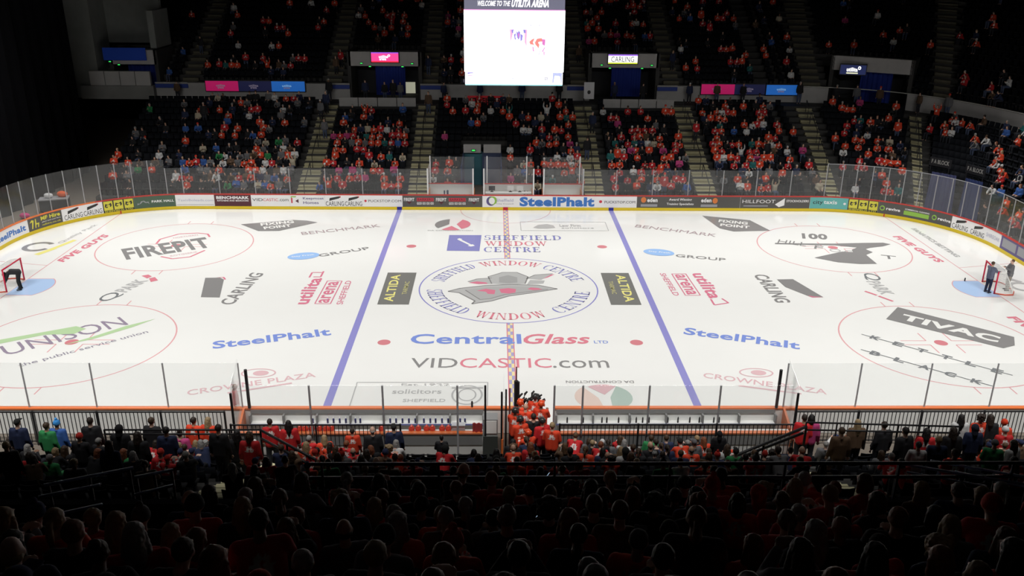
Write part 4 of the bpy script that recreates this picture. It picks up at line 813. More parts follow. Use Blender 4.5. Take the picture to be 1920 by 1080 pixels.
def figure(pose, hi=True):
    J = joints(pose); vx = .0125 if hi else .042; n = 10 if hi else 8; h = J['head']
    body = MB(); hd = body
    hd.ball(h+V(0, .005, .01), (.077, .094, .108), 14, 10); hd.ball(h+V(0, -.03, -.055), (.052, .055, .06), 12, 8)     # skull and jaw
    if hi:
        hd.ball(h+V(0, -.093, -.012), (.013, .02, .022)); hd.ball(h+V(0, -.082, .02), (.012, .02, .03)); hd.ball(h+V(0, -.083, -.052), (.025, .012, .009))
        for sx in (-1, 1): hd.ball(h+V(sx*.078, .008, -.005), (.012, .022, .034)); hd.ball(h+V(sx*.03, -.082, .018), (.014, .012, .009)); hd.ball(h+V(sx*.032, -.085, .038), (.022, .012, .008))
    caps(body, [h+V(0, .02, -.07), J['sh']+V(0, .01, .05)], [.052, .06], n)
    S_ = J['sh']; caps(body, [mir(S_+V(.155, 0, 0), 1), mir(S_+V(.155, 0, 0), -1)], [.06, .06], n)
    for sx in (-1, 1):
        caps(body, [S_+V(sx*.1, 0, -.03), J['chest']+V(sx*.08, 0, 0), J['pel']+V(sx*.07, 0, .06)], [.085, .105, .105], n)
        hip = J['pel']+V(sx*J['hipx'], 0, 0); kn = mir(J['knee'], sx); an = mir(J['ank'], sx)
        caps(body, [hip, kn, an], [.09, .057, .04], n); caps(body, [an+V(0, .03, -.04), an+V(sx*.01, -.14, -.055)], [.04, .032], n)
        sh = S_+V(sx*J['shx'], 0, 0); el = mir(J['elb'], sx); ha = mir(J['hand'], sx)
        caps(body, [sh, el, ha], [.052, .04, .028], n)
        d = (ha-el).normalized(); side = d.cross(V(0, 0, 1)); side = side.normalized() if side.length > .1 else V(1, 0, 0); dn = d.cross(side)
        if hi:
            c = ha+d*.045
            for t in (-1.5, -.5, .5, 1.5): caps(body, [ha+side*t*.012, c+side*t*.021], [.016, .013], 8)
            for i, t in enumerate((-1.5, -.5, .5, 1.5)):
                L = (.058, .072, .076, .064)[i]; a = c+side*t*.021; m_ = a+d*L*.55+dn*.008; caps(body, [a, m_, m_+(d*.45+dn*.5)*L*.6], [.0105, .0095, .008], 8)
            th = ha-side*sx*.028; caps(body, [th, th+d*.035-side*sx*.022, th+d*.066-side*sx*.022], [.0125, .011, .009], 8)
        else: caps(body, [ha, ha+d*.1], [.035, .025], 6)
    top = MB(); k = .022
    caps(top, [S_+V(-.15, 0, .0), S_+V(.15, 0, .0)], [.072, .072], n); top.ball(S_+V(0, .005, .045), (.085, .08, .035))
    for sx in (-1, 1):
        lo = J['pel']+V(sx*.075, 0, {'bend': .065, 'stand': -.06, 'hold': -.06, 'cross': -.06, 'reach': -.06}.get(pose, .03))
        caps(top, [S_+V(sx*.1, 0, -.03), J['chest']+V(sx*.085, 0, 0), lo], [.105, .128, .132], n)
        sh = S_+V(sx*J['shx'], 0, 0); el = mir(J['elb'], sx); ha = mir(J['hand'], sx); caps(top, [sh, el, el+(ha-el)*.88], [.078, .064, .048], n)
    if pose == 'bend': top.ball(J['pel']+V(0, .01, .03), (.17, .15, .14), 12, 8); top.ball(J['pel']+V(0, -.14, .06), (.16, .16, .13), 12, 8)
    tr = MB()
    for sx in (-1, 1):
        hip = J['pel']+V(sx*J['hipx'], 0, 0); kn = mir(J['knee'], sx); an = mir(J['ank'], sx)
        caps(tr, [hip+V(0, 0, .04), hip, kn, an+V(0, 0, -.01)], [.115, .112, .078, .062], n)
    shoe = MB()
    for sx in (-1, 1):
        an = mir(J['ank'], sx); caps(shoe, [an+V(0, .035, -.045), an+V(sx*.012, -.16, -.052)], [.048, .038], n)
    r = {}
    r['body'] = union(body, vx, 'body_'+pose, SKIN); r['top'] = union(top, .022 if hi else vx, 'top_'+pose, CLOTH); r['trousers'] = union(tr, .022 if hi else vx, 'trousers_'+pose, DEN); r['shoe'] = union(shoe, .018 if hi else vx, 'shoes_'+pose, mat('shoe_leather', (.02, .02, .02), .5))
    if not hi: pass
    # emblem on front and back, bands at hem and cuffs
    t = r['top']; att = t.attributes.new('mark', 'FLOAT', 'POINT'); ch = J['chest']; val = []
    for v in t.vertices:
        c = v.co; dx = abs(c.x); dz = c.z-(ch.z+.02); m_ = 0
        if abs((dx-.035)) < .022 and abs(dz) < .075: m_ = 1
        if dx < .1 and abs(dz) < .08 and noise.noise(V(c.x*22, 3, c.z*22)) > .12: m_ = 1
        if (mir(J['hand'], 1)-V(abs(c.x), c.y, c.z)).length < .12 and (mir(J['hand'], 1)-V(abs(c.x), c.y, c.z)).length > .08: m_ = 1
        val.append(m_)
    att.data.foreach_set('value', val); r['J'] = J; return r
def hairs():
    H = {}
    def sh(): m = MB(); m.ball((0, .022, .03), (.086, .098, .100), 16, 10); return m
    def fin(m, k, vx=.009, nm=HAIR, amp=.006):
        me = union(m, vx, 'hair_'+k, nm)
        for v in me.vertices: v.co += v.co.normalized()*noise.noise(v.co*38)*amp
        H[k] = me
    fin(sh(), 'short')
    m = sh(); caps(m, [(0, .06, 0), (0, .085, -.18), (0, .1, -.34)], [.078, .085, .04])
    for s in (-1, 1): caps(m, [(s*.062, .02, .0), (s*.085, .04, -.15), (s*.07, .05, -.28)], [.035, .038, .02])
    fin(m, 'long', .011, amp=.01)
    m = sh(); caps(m, [(0, .06, .01), (0, .07, -.12)], [.08, .075])
    for s in (-1, 1): caps(m, [(s*.065, .01, .01), (s*.08, .02, -.11)], [.036, .034])
    fin(m, 'bob', .011, amp=.008)
    m = sh(); m.ball((0, .13, .05), .028); caps(m, [(0, .135, .05), (0, .17, -.05), (0, .15, -.22)], [.026, .036, .014]); fin(m, 'ponytail')
    m = sh(); m.ball((0, .08, .14), (.052, .05, .045)); fin(m, 'bun')
    m = MB(); m.ball((0, .03, .035), (.115, .118, .115), 16, 10)
    for i in range(26): a = i*2.4; z = -.06+.17*(i/26); r = .1; m.ball((r*math.cos(a), .03+abs(r*math.sin(a))*.95, .02+z), .032, 8, 6)
    fin(m, 'curly', .011, amp=.012)
    m = MB(); m.ball((0, .035, -.015), (.081, .082, .05), 14, 8); fin(m, 'fringe')
    m = MB(); m.ball((0, .012, .045), (.092, .104, .096), 16, 10); m.tube([(0, .012, -.005), (0, .012, .045)], [.098, .100], 18); fin(m, 'beanie', .01, KNIT, .002)
    m = MB(); m.ball((0, .012, .045), (.092, .104, .1), 16, 10); m.tube([(0, .012, -.005), (0, .012, .045)], [.098, .100], 18); m.ball((0, .01, .165), .042, 12, 8); fin(m, 'bobble', .01, KNIT, .004)
    m = MB(); m.ball((0, .012, .035), (.088, .102, .09), 16, 10); m.box(-.06, -.185, .035, .06, -.05, .047); m.ball((0, .012, .125), .01); fin(m, 'cap', .009, KNIT, .0)
    m = MB(); m.ball((0, .03, .01), (.105, .115, .125), 16, 10); caps(m, [(0, .05, -.05), (0, .07, -.17)], [.09, .09]); fin(m, 'hood', .012, KNIT, .004)
    m = MB(); m.ball((0, .008, .03), (.105, .13, .115), 16, 10); m.box(-.09, -.1, .04, .09, .1, .1)
    for s in (-1, 1): m.ball((s*.1, .01, -.02), (.02, .05, .05))
    fin(m, 'helmet', .01, mat('helmet_shell', (.5, .02, .02), .3, objcol=True), 0)
    return H
HR = hairs(); FIG = {p: figure(p) for p in ('sit', 'clap', 'lean', 'cheer', 'phone', 'stand', 'cross', 'bend', 'hold', 'reach')}
HNAME = dict(beanie='beanie', bobble='bobble_hat', cap='cap', hood='hood', helmet='helmet')
SK = [(.60, .36, .26), (.66, .42, .32), (.50, .30, .20), (.25, .13, .08), (.68, .45, .36)]
HCOL = [((.03, .02, .015), 'dark'), ((.06, .035, .02), 'brown'), ((.11, .06, .03), 'light brown'), ((.34, .24, .13), 'blond'), ((.012, .01, .01), 'black'), ((.30, .29, .28), 'grey'), ((.22, .07, .03), 'ginger')]
TCOL = dict(orange=(.80, .065, .022), red=(.60, .02, .025), black=(.015, .015, .018), navy=(.02, .03, .08), grey=(.16, .16, .17), white=(.70, .70, .70), green=(.03, .25, .08), pink=(.55, .06, .22), brown=(.12, .07, .04), blue=(.04, .12, .4), cream=(.55, .48, .36), teal=(.02, .16, .16))
nper = [0]; SEEN = {}
def person(pose, loc, rz, top, hair='short', hc=None, marked=None, scale=1.0, label=None, group=None, trou=(.02, .022, .03), skin=None, hatcol=None, toptype=None, hi=True):
    f = FIG[pose]; J = f['J']; nper[0] += 1; hc = hc if hc is not None else HCOL[0][0]; marked = (top in ('orange', 'red', 'white')) if marked is None else marked
    o = bpy.data.objects.new('person', f['body']); C.objects.link(o); o.location = loc; o.rotation_euler = (0, 0, rz); o.scale = (scale,)*3; o.color = (*(skin or random.choice(SK)), 1)
    tag(o, label, 'person', group)
    def ch(name, me, m, col, loc=(0, 0, 0)):
        c = bpy.data.objects.new(name, me); C.objects.link(c); c.parent = o; c.location = loc; c.color = (*col, 1)
        if m: c.material_slots[0].link = 'OBJECT'; c.material_slots[0].material = m
        return c
    j = random.uniform(.85, 1.12); tc = tuple(q*j for q in (TCOL[top] if isinstance(top, str) else top))
    ch(toptype or ('jersey' if marked else 'jacket'), f['top'], CLOTHM if marked else CLOTH, tc)
    if hi:
        ch('trousers', f['trousers'], None, trou)
        if pose in ('stand', 'bend', 'hold', 'reach', 'cross'): ch('shoes', f['shoe'], None, (.02, .02, .02))
    if hair: ch(HNAME.get(hair, 'hair'), HR[hair], None, hatcol or hc, tuple(J['head']))
    return o
HP = ['short']*9+['long']*8+['bob']*3+['ponytail']*2+['bun']+['curly']+['fringe']*2+['beanie']*2+['bobble']+['cap']*2+['hood']
HD = dict(short='short %s hair', long='long %s hair', bob='%s bobbed hair', ponytail='%s ponytail', bun='%s bun', curly='curly %s hair', fringe='balding %s head', beanie='knitted hat', bobble='bobble hat', cap='cap', hood='hood up')
def rnd_look():
    h = random.choice(HP); hc, hn = random.choice(HCOL); hat = None
    if h in ('beanie', 'bobble', 'cap', 'hood'): hat, hn = random.choice([((.02, .02, .02), 'black'), ((.12, .12, .13), 'grey'), ((.5, .03, .02), 'red'), ((.03, .04, .1), 'navy')]); d = hn+' '+HD[h]
    else: d = HD[h] % hn
    return h, hc, hat, d
PLACED = []
def key_ok(lbl):
    if lbl in SEEN: return False
    SEEN[lbl] = 1; return True
FMAP = {}
def proj(p):
    d = Vector(p)-CAM; z = d.dot(F_); return 960+FPX*d.dot(R_)/z, 540-FPX*d.dot(U_)/z

# ------------------------------------------------------------------ seats
CHAIRM = mat('seat_plastic', (.005, .006, .009), .75, spec=.15)
def chair_geo(n=3):
    b = MB(); b.box(-.21, -.2, .40, .21, .2, .44)
    vs = []; fs = []
    for i in range(n+1):
        x = -.22+.44*i/n; y = .24-.05*(abs(2*i/n-1))**2
        vs += [(x, y, .45), (x, y+.03, .45), (x, y+.10, .84), (x, y+.07, .84)]
    for i in range(n): q = i*4; fs += [(q, q+3, q+7, q+4), (q+1, q+5, q+6, q+2), (q+2, q+6, q+7, q+3)]
    b.add(vs, fs); b.box(-.19, .0, 0, -.15, .2, .40); b.box(.15, .0, 0, .19, .2, .40); return b
CH = chair_geo(); CHME = CH.mesh('stadium_chair', CHAIRM)
CHV = np.array(CH.v); CHF = CH.f
def seats_far():
    out = []
    for k in range(NL):
        R = 11+.4*DL(k); du = .5
        for u in list(np.arange(-28.6, XE, .5))+[XE+.5*17/(10.5+.7*DL(k))*i for i in range(1, 60)]:
            if u > XE+17*1.5: continue
            if any(abs(u-a) < (1.0 if a < XE else 1.2) for a in AL): continue
            if TUN[0]-.4 < u < TUN[1]+.4 and k < NT+2: continue
            if k >= 12 and (-13.6 < u < -7.1 or 8.0 < u < 14.1): continue
            p = S(u, DL(k)+.42); out.append((p[0], p[1], ZLf(k), facing(u, DL(k)+.4), 'L', k, u))
    for k in range(NU):
        for u in list(np.arange(-33, XE, .5))+[XE+.5*17/(16+.39*DL(k))*i for i in range(1, 60)]:
            if u > XE+17*1.5: continue
            if any(abs(u-a) < .95 for a in AU): continue
            if k < NV and any(v0-.3 < u < v1+.3 for v0, v1 in VOMS): continue
            if u < -28 and k < NV+1: continue
            p = S(u, DU(k)+.42); out.append((p[0], p[1], ZUf(k), facing(u, DU(k)+.4), 'U', k, u))
    return out
SEATS = seats_far()
def dens(sec, k, u):                                      # share of seats taken
    if sec == 'L':
        if u < -24: return .30 if 1 < k < 9 else .12
        if u < -15: return .70 if k < 5 else (.38 if k < 9 else .5 if k > 10 else .22)
        if u < -7: return .62 if k < 9 else .32
        if u < -3.5: return .5 if k < 4 else .15
        if u < 0: return .10 if k < 9 else .3
        if u < 6: return .5 if k < 5 else .34
        if u < 14: return .62 if k < 9 else .3
        if u < 23: return .62 if k < 8 else .34
        if u < 28: return .42 if k < 4 else .3
        return .32 if k < 3 else .24
    if u < -26: return .05
    if u < -15: return .09 if k > 2 else .25
    if u < -6: return .30
    if u < 6: return .3
    if u < 14: return .36
    if u < 24: return .22
    return .10
def palette(sec, u):
    r = random.random()
    if sec == 'L' and u < -15:
        return random.choice(['orange']*4+['red']*2+['black']*3+['grey']*3+['white']*2+['navy', 'brown', 'blue', 'cream', 'green'])
    if r < .36: return 'orange'
    if r < .56: return 'red'
    return random.choice(['black']*4+['grey']*2+['white']*3+['navy']*2+['brown', 'pink', 'cream', 'teal', 'blue'])

# ------------------------------------------------------------------ near stands
YN0, ZN0, RN = -17.75, .35, .42
b = MB(); prof = [(YN0, 0)]
for k in range(15): prof += [(YN0-.85*k, ZN0+RN*k), (YN0-.85*(k+1), ZN0+RN*k)]
vs = []; fs = []
for x in (-34, 34):
    for y, z in prof: vs.append((x, y, z))
n = len(prof)
for j in range(n-1): fs.append((j, n+j, n+j+1, j+1))
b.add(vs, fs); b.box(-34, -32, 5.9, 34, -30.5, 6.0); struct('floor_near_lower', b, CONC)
YU0, ZUN, RUN = -32.4, 8.33, .45
b = MB(); prof = [(YU0+.3, 6.0), (YU0+.3, ZUN)]
for k in range(18): prof += [(YU0-.85*k, ZUN+RUN*k), (YU0-.85*(k+1), ZUN+RUN*k)]
vs = []; fs = []
for x in (-34, 34):
    for y, z in prof: vs.append((x, y, z))
n = len(prof)
for j in range(n-1): fs.append((j, n+j, n+j+1, j+1))
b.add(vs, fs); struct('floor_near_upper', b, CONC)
b = MB(); b.box(-34, YU0+.28, 7.6, 34, YU0+.42, 8.75); struct('wall_near_parapet', b, MC['dark_wall'])
g = empty('guard_rail', (0, YU0+.35, 8.75), label='long dark guard rail along the front of the near upper stand', cat='railing')
RAILM = mat('navy_rail', (.03, .04, .07), .35, .6)
for z in (.42, .67): b = MB(); b.tube([(-3.6, 0, z), (9.5, 0, z)], .028, 8); b.build('rail_bar', RAILM, g)
for i in range(8): b = MB(); b.tube([(-3.4+i*1.8, 0, 0), (-3.4+i*1.8, 0, .67)], .022, 6); b.build('post', RAILM, g)
BLR = mat('blue_grey_rail', (.42, .48, .68), .4, .1)
def rails(segs, z, label, r=.025, m=BLR, drop=.0):
    P = [(px(*a, z=z), px(*c, z=z)) for a, c in segs]; o = P[0][0]; g = empty('guard_rail', o, label=label, cat='railing')
    for a, c in P:
        b = MB(); b.tube([a-o, c-o], r, 8); b.build('rail_bar', m, g, True)
    a, c = P[0]
    for t in (.05, .5, .95): q = a+(c-a)*t-o; b = MB(); b.tube([q+Vector((0, 0, -1.0)), q], r*.9, 6); b.build('post', BLACK, g)
rails([((82, 910), (250, 877)), ((72, 932), (188, 909)), ((64, 974), (192, 946))], 9.2, 'three blue grey rails at lower left beside the near stand entrance')
rails([((252, 895), (325, 881)), ((252, 928), (325, 910))], 9.2, 'short pair of blue grey rails right of the lower left entrance rails')
rails([((1672, 867), (1940, 911)), ((1745, 864), (1940, 897))], 9.2, 'upper pair of long rails at right of the near stand', r=.022)
rails([((1790, 884), (1940, 917)), ((1700, 885), (1850, 912))], 9.1, 'lower pair of long rails at right of the near stand', r=.018)
def rails_y(segs, label, r=.03, m=BLACK, post_h=.9, npost=5):
    P = [(px(*a[:2], Y=a[2]), px(*c[:2], Y=c[2])) for a, c in segs]; o = P[0][0]; g = empty('guard_rail', o, label=label, cat='railing')
    for a, c in P: b = MB(); b.tube([a-o, c-o], r, 8); b.build('rail_bar', m, g, True)
    a, c = P[0]
    for i in range(npost): q = a+(c-a)*(i/(npost-1))-o; b = MB(); b.tube([q+Vector((0, 0, -post_h)), q], r*.8, 6); b.build('post', m, g)
rails_y([((195, 806, -20.2), (488, 806, -20.2)), ((195, 814, -20.2), (488, 814, -20.2))], 'black guard rail in front of the red seats at left of the near stand', post_h=1.0, npost=6)
rails_y([((488, 806, -20.2), (592, 862, -22.5)), ((490, 822, -20.2), (575, 868, -22.5))], 'sloping black stair rail at left of the near stand', r=.04, npost=3)
rails_y([((1512, 800, -20.2), (1345, 868, -22.5)), ((1505, 812, -20.2), (1330, 880, -22.5))], 'sloping black stair rail at right of the near stand', r=.045, npost=3)
rails_y([((1512, 792, -20.2), (1800, 800, -20.2)), ((1512, 806, -20.2), (1800, 812, -20.2))], 'black guard rail at right of the near stand', npost=6)
rails_y([((755, 853, -19.4), (912, 853, -19.4)), ((755, 868, -19.4), (912, 868, -19.4))], 'thin dark rail below the open bench', r=.02, npost=4, post_h=.6)

for xa, lb in ((-8.0, 'left'), (8.6, 'right')):
    g = empty('aisle_stairs', (xa, YN0, 0), label='pale edged steps of the %s aisle in the near lower stand' % lb, cat='stairs'); b = MB(); nb = MB()
    for k in range(12):
        y = -.85*k; z = ZN0+RN*k; b.box(-.6, y-.42, z+.005, .6, y, z+.02); b.box(-.6, y-.85, z+.005, .6, y-.425, z+RN/2); nb.box(-.6, y-.1, z+.02, .6, y, z+.03); nb.box(-.6, y-.52, z+RN/2, .6, y-.425, z+RN/2+.01)
    b.build('treads', STEP, g); nb.build('nosing', NOSE, g, label='pale step edges')

# ------------------------------------------------------------------ team benches
def fence(x0, x1, y, z0, z1, label):
    g = empty('bar_fence', ((x0+x1)/2, y, z0), label=label, cat='fence'); h = (x1-x0)/2
    b = MB(); b.box(-h, -.025, z1-z0-.04, h, .025, z1-z0); b.box(-h, -.02, .04, h, .02, .07)
    n = int((x1-x0)/.14)
    for i in range(n+1): x = -h+2*h*i/n; b.box(x-.011, -.011, 0, x+.011, .011, z1-z0)
    b.build('bars', BLACK, g)
    for i in range(int(2*h/2.2)+1): x = -h+2*h*i/max(1, int(2*h/2.2)); b = MB(); b.box(x-.03, -.03, -z0, x+.03, .03, z1-z0+.02); b.build('post', BLACK, g)
fence(-9.7, -3.95, -17.45, .45, 1.72, 'black bar fence behind left team bench'); fence(1.5, 9.6, -17.45, .45, 1.72, 'black bar fence behind right team bench')
fence(-24, -10.4, -15.9, .1, 1.36, 'black bar fence behind the near boards at left'); fence(10.2, 24, -15.9, .1, 1.36, 'black bar fence behind the near boards at right')
g = empty('team_bench', (-4.6, -16.4, 0), label='left team bench with shelf of water bottles and orange topped back wall', cat='bench')
h = 3.5
GREYP = mat('grey_panel', (.25, .25, .25), .6); LEDGE = mat('blue_edge', (.18, .20, .45), .4)
def bench(g, cx, x0, x1):
    b = MB(); b.box(x0-cx, 1.05, .50, x1-cx, 1.28, .53); b.build('bottle_shelf', WHITEM, g)
    b = MB(); b.box(x0-cx, 1.03, .48, x1-cx, 1.05, .535); b.build('shelf_edge', LEDGE, g)
    b = MB(); b.box(x0-cx, 1.24, .86, x1-cx, 1.27, 1.02); b.build('rail_shade', GREYP, g)  # grey strip standing in for the shade under the top rail
    n = int((x1-x0)/1.2)
    for i in range(n+1): x = x0-cx+(x1-x0)*i/n; b = MB(); b.box(x-.03, 1.05, .03, x+.03, 1.24, .86); b.build('support', GREYP, g)
    b = MB(); b.box(x0-cx, -.1, .42, x1-cx, .25, .47)
    for i in range(n+1): x = x0-cx+(x1-x0)*i/n; b.box(x-.03, 0, .0, x+.03, .2, .42)
    b.build('seat_plank', WHITEM, g)
    b = MB(); b.box(x0-cx, -.55, .0, x1-cx, -.45, 1.05); b.build('back_wall', WHITEM, g)
    b = MB(); b.box(x0-cx, -.44, 1.0, x1-cx, -.2, 1.03); b.build('helmet_shelf', WHITEM, g)
    b = MB(); b.box(x0-cx, -.6, 1.05, x1-cx, -.42, 1.10); b.build('back_rail', ORANGE, g)
    b = MB(); b.box(x0-cx, -.575, .62, x1-cx, -.56, 1.04); b.build('lower_panel', GREYP, g)
bench(g, -4.6, -9.7, -1.15)
g = empty('team_bench', (5.6, -16.4, 0), label='right team bench, empty, with black bottles slots and orange topped back wall', cat='bench'); bench(g, 5.6, 1.55, 9.7)
g['label'] = 'right team bench standing empty with orange topped back wall'
glass_lbl = ['bench back glass panel, %s from left' % nth(i) for i in range(12)]
for i, (x0, x1) in enumerate(((-9.6, -7.0), (-7.0, -4.53), (-4.53, -2.0), (-2.0, -1.05), (1.3, 2.27), (2.27, 4.54), (4.54, 6.97), (6.97, 9.5))):
    g = empty('rink_glass', (x0, -17.25, 1.1), label=glass_lbl[i], cat='glass panel', group='glass behind the team benches')
    b = MB(); b.box(.03, -.006, 0, x1-x0-.03, .006, 2.0); b.build('pane', GLASS, g); b = MB(); b.tube([((x1-x0) if i < 4 else 0, 0, -.7), ((x1-x0) if i < 4 else 0, 0, 2.0)], .035, 8); b.build('post', STEEL if i != 3 else BLACK, g)
for sx, lb in ((-1, 'left'), (1, 'right')):
    g = empty('rink_glass', (sx*10, -15.1, 1.1), label='angled end glass at the %s end of the team benches' % lb, cat='glass panel')
    a = Vector((0, 0)); c = Vector((-sx*.35, -2.15)); b = MB(); b.hexa(a, c, .012, 0, 1.95); b.build('pane', GLASS, g)
    b = MB(); b.tube([(c.x, c.y, -1.0), (c.x, c.y, 1.7)], .045, 8); b.build('post', BLACK, g)
    b = MB(); b.hexa(a+Vector((-sx*.02, -.05)), c, .08, -1.08, -.02); b.build('end_board', ORANGE, g)
    b = MB(); b.tube([(-sx*.28, -.05, .0), (-sx*.28, -.05, 1.55)], .06, 8); b.build('padded_post', BLACK, g)
BC = mat('bottle_navy', (.015, .02, .14), .35); BCL = mat('bottle_cap_white', (.8, .8, .82), .4)
def bottle_me():
    b = MB(); b.tube([(0, 0, 0), (0, 0, .16), (0, 0, .19)], [.037, .037, .026], 10); c = MB(); c.tube([(0, 0, .19), (0, 0, .215), (0, 0, .25)], [.026, .026, .010], 10)
    return b.mesh('bottle_body', BC, True), c.mesh('bottle_cap', BCL, True)
BB, BCAP = bottle_me()
bl = [587, 615, 626, 637.5, 649, 667, 676, 732, 743, 755, 767, 779, 795, 807, 817, 829, 840.5, 863, 872]
for i, x in enumerate(bl):
    P = px(x, 792, z=.535); o = bpy.data.objects.new('water_bottle', BB); C.objects.link(o); o.location = (P.x, -15.27, .532); tag(o, 'navy water bottle on the left bench shelf, %s from left' % nth(i), 'bottle', 'navy water bottles on the left bench shelf')
    c = bpy.data.objects.new('cap', BCAP); C.objects.link(c); c.parent = o
b = MB(); b.tube([(0, 0, 0), (0, 0, .2), (0, 0, .25)], [.04, .04, .015], 10); P = px(885, 766, z=1.08); b.build('water_bottle', BLACK, loc=(P.x, -15.06, 1.077), label='single dark bottle standing on the orange rail left of centre', cat='bottle')
KB = MB(); KB.tube([(0, 0, 0), (0, 0, .18), (0, 0, .24)], [.03, .03, .01], 8); KM = KB.mesh('dark_bottle', BLACK)
for i, x in enumerate([1043, 1063, 1093, 1128, 1137, 1159, 1181, 1192, 1204, 1216, 1251, 1270, 1292, 1310, 1337, 1347]):
    P = px(x, 790, z=.535); o = bpy.data.objects.new('water_bottle', KM); C.objects.link(o); o.location = (P.x, -15.27, .532); tag(o, 'small black bottle on the right bench shelf, %s from left' % nth(i), 'bottle', 'black bottles on the right bench shelf')
HM = mat('red_helmet_shell', (.72, .05, .02), .3)
hb = MB(); hb.ball((0, 0, .09), (.11, .135, .12), 14, 9); hb.box(-.03, -.09, .17, .03, .09, .216); hb = union(hb, .012, 'helmet', HM)
hv = MB(); hv.box(-.09, .1, .04, .09, .145, .075); hv = hv.mesh('visor', BLACK)
for i, x in enumerate([563, 573, 585, 600, 612, 622, 716, 772, 784.6, 800, 811, 829, 841]):
    P = px(x, 808, Y=-16.7); o = bpy.data.objects.new('hockey_helmet', hb); C.objects.link(o); o.location = (P.x, -16.72, 1.032); tag(o, 'red helmet on the shelf behind the left bench, %s from left' % nth(i), 'helmet', 'red helmets on the left bench')
    c = bpy.data.objects.new('visor', hv); C.objects.link(c); c.parent = o
g = empty('storage_box', (-2.0, -16.7, 1.032), label='pale grey storage box on the shelf beside the helmets', cat='box'); b = MB(); b.box(-.22, -.1, 0, .22, .1, .24); b.build('tub', mat('grey_plastic', (.5, .5, .55), .4), g); b = MB(); b.box(-.24, -.12, .24, .24, .12, .27); b.build('lid', mat('grey_plastic_lid', (.6, .6, .64), .4), g)
b = MB(); vs = []; fs = []
for i in range(9):
    for j in (0, 1): vs.append((-.16+.32*i/8, -.06+.04*math.sin(i*1.6), .0+.62*j)); 
for i in range(8): fs.append((2*i, 2*i+2, 2*i+3, 2*i+1))
b.add(vs, fs); t = b.build('towel', mat('red_towel', (.5, .03, .03), .9), loc=(-1.32, -16.85, .82), label='red towel hanging at the right end of the left bench', cat='towel'); md = t.modifiers.new('s', 'SOLIDIFY'); md.thickness = .03
g = empty('bench_cabinet', (-.88, -16.4, 0), label='white cabinet door panel beside the left bench', cat='cabinet'); b = MB(); b.box(-.26, .0, 0, .26, .5, 1.3); b.build('body', GREYP, g); b = MB(); b.box(-.22, -.02, .75, .22, 0, 1.25); b.build('door', WHITEM, g); b = MB(); b.box(-.26, -.9, .0, .26, -.8, 1.15); b.build('grey_gate', mat('dark_grey_panel', (.05, .055, .05), .5), g)
# dark framed partition at centre and the sticks
g = empty('bench_partition', (-.05, -16.1, 0), label='dark framed glass partition between the two team benches', cat='partition')
for (qx, qy, Y, r) in ((941, 735, -17.2, .035), (949, 730, -16.6, .03), (956, 728, -15.9, .025), (968, 714, -15.25, .08), (968.5, 688, -15.2, .025), (972, 716, -15.3, .05)):
    P = px(qx, qy, Y=Y); b = MB(); b.tube([(P.x+.05, Y+16.1, 0), (P.x+.05, Y+16.1, P.z)], r, 8); b.build('post', BLACK if r != .025 else mat('dark_red_post', (.12, .02, .02), .5), g)
b = MB(); b.box(-.35, -1.2, 1.0, -.34, .9, 2.5); b.build('pane', GLASS, g)
b = MB(); b.box(-.45, -1.15, .0, -.38, .9, 1.0); b.build('orange_board', ORANGE, g)
STK = mat('stick_shaft', (.035, .025, .02), .5); TAPE = mat('stick_tape', (.02, .02, .02), .8)
for i in range(16):
    x = .16+i*.055+random.uniform(-.02, .02); y = -15.75+random.uniform(-.12, .12); h = random.uniform(1.45, 1.75); lx = random.uniform(-.08, .08)
    g = empty('hockey_stick', (x, y, .02), random.uniform(-.6, .6), label='upright dark hockey stick in the bunch between the benches, %s from left' % nth(i), cat='hockey stick', group='sticks held between the benches')
    b = MB(); b.tube([(0, 0, 0), (lx, 0, h)], .019, 6); b.build('shaft', STK, g); b = MB(); b.tube([(lx-.01, 0, h), (lx+.03, 0, h+.16), (lx+.12, .02, h+.24)], [.022, .042, .03], 6); b.build('blade', TAPE, g)

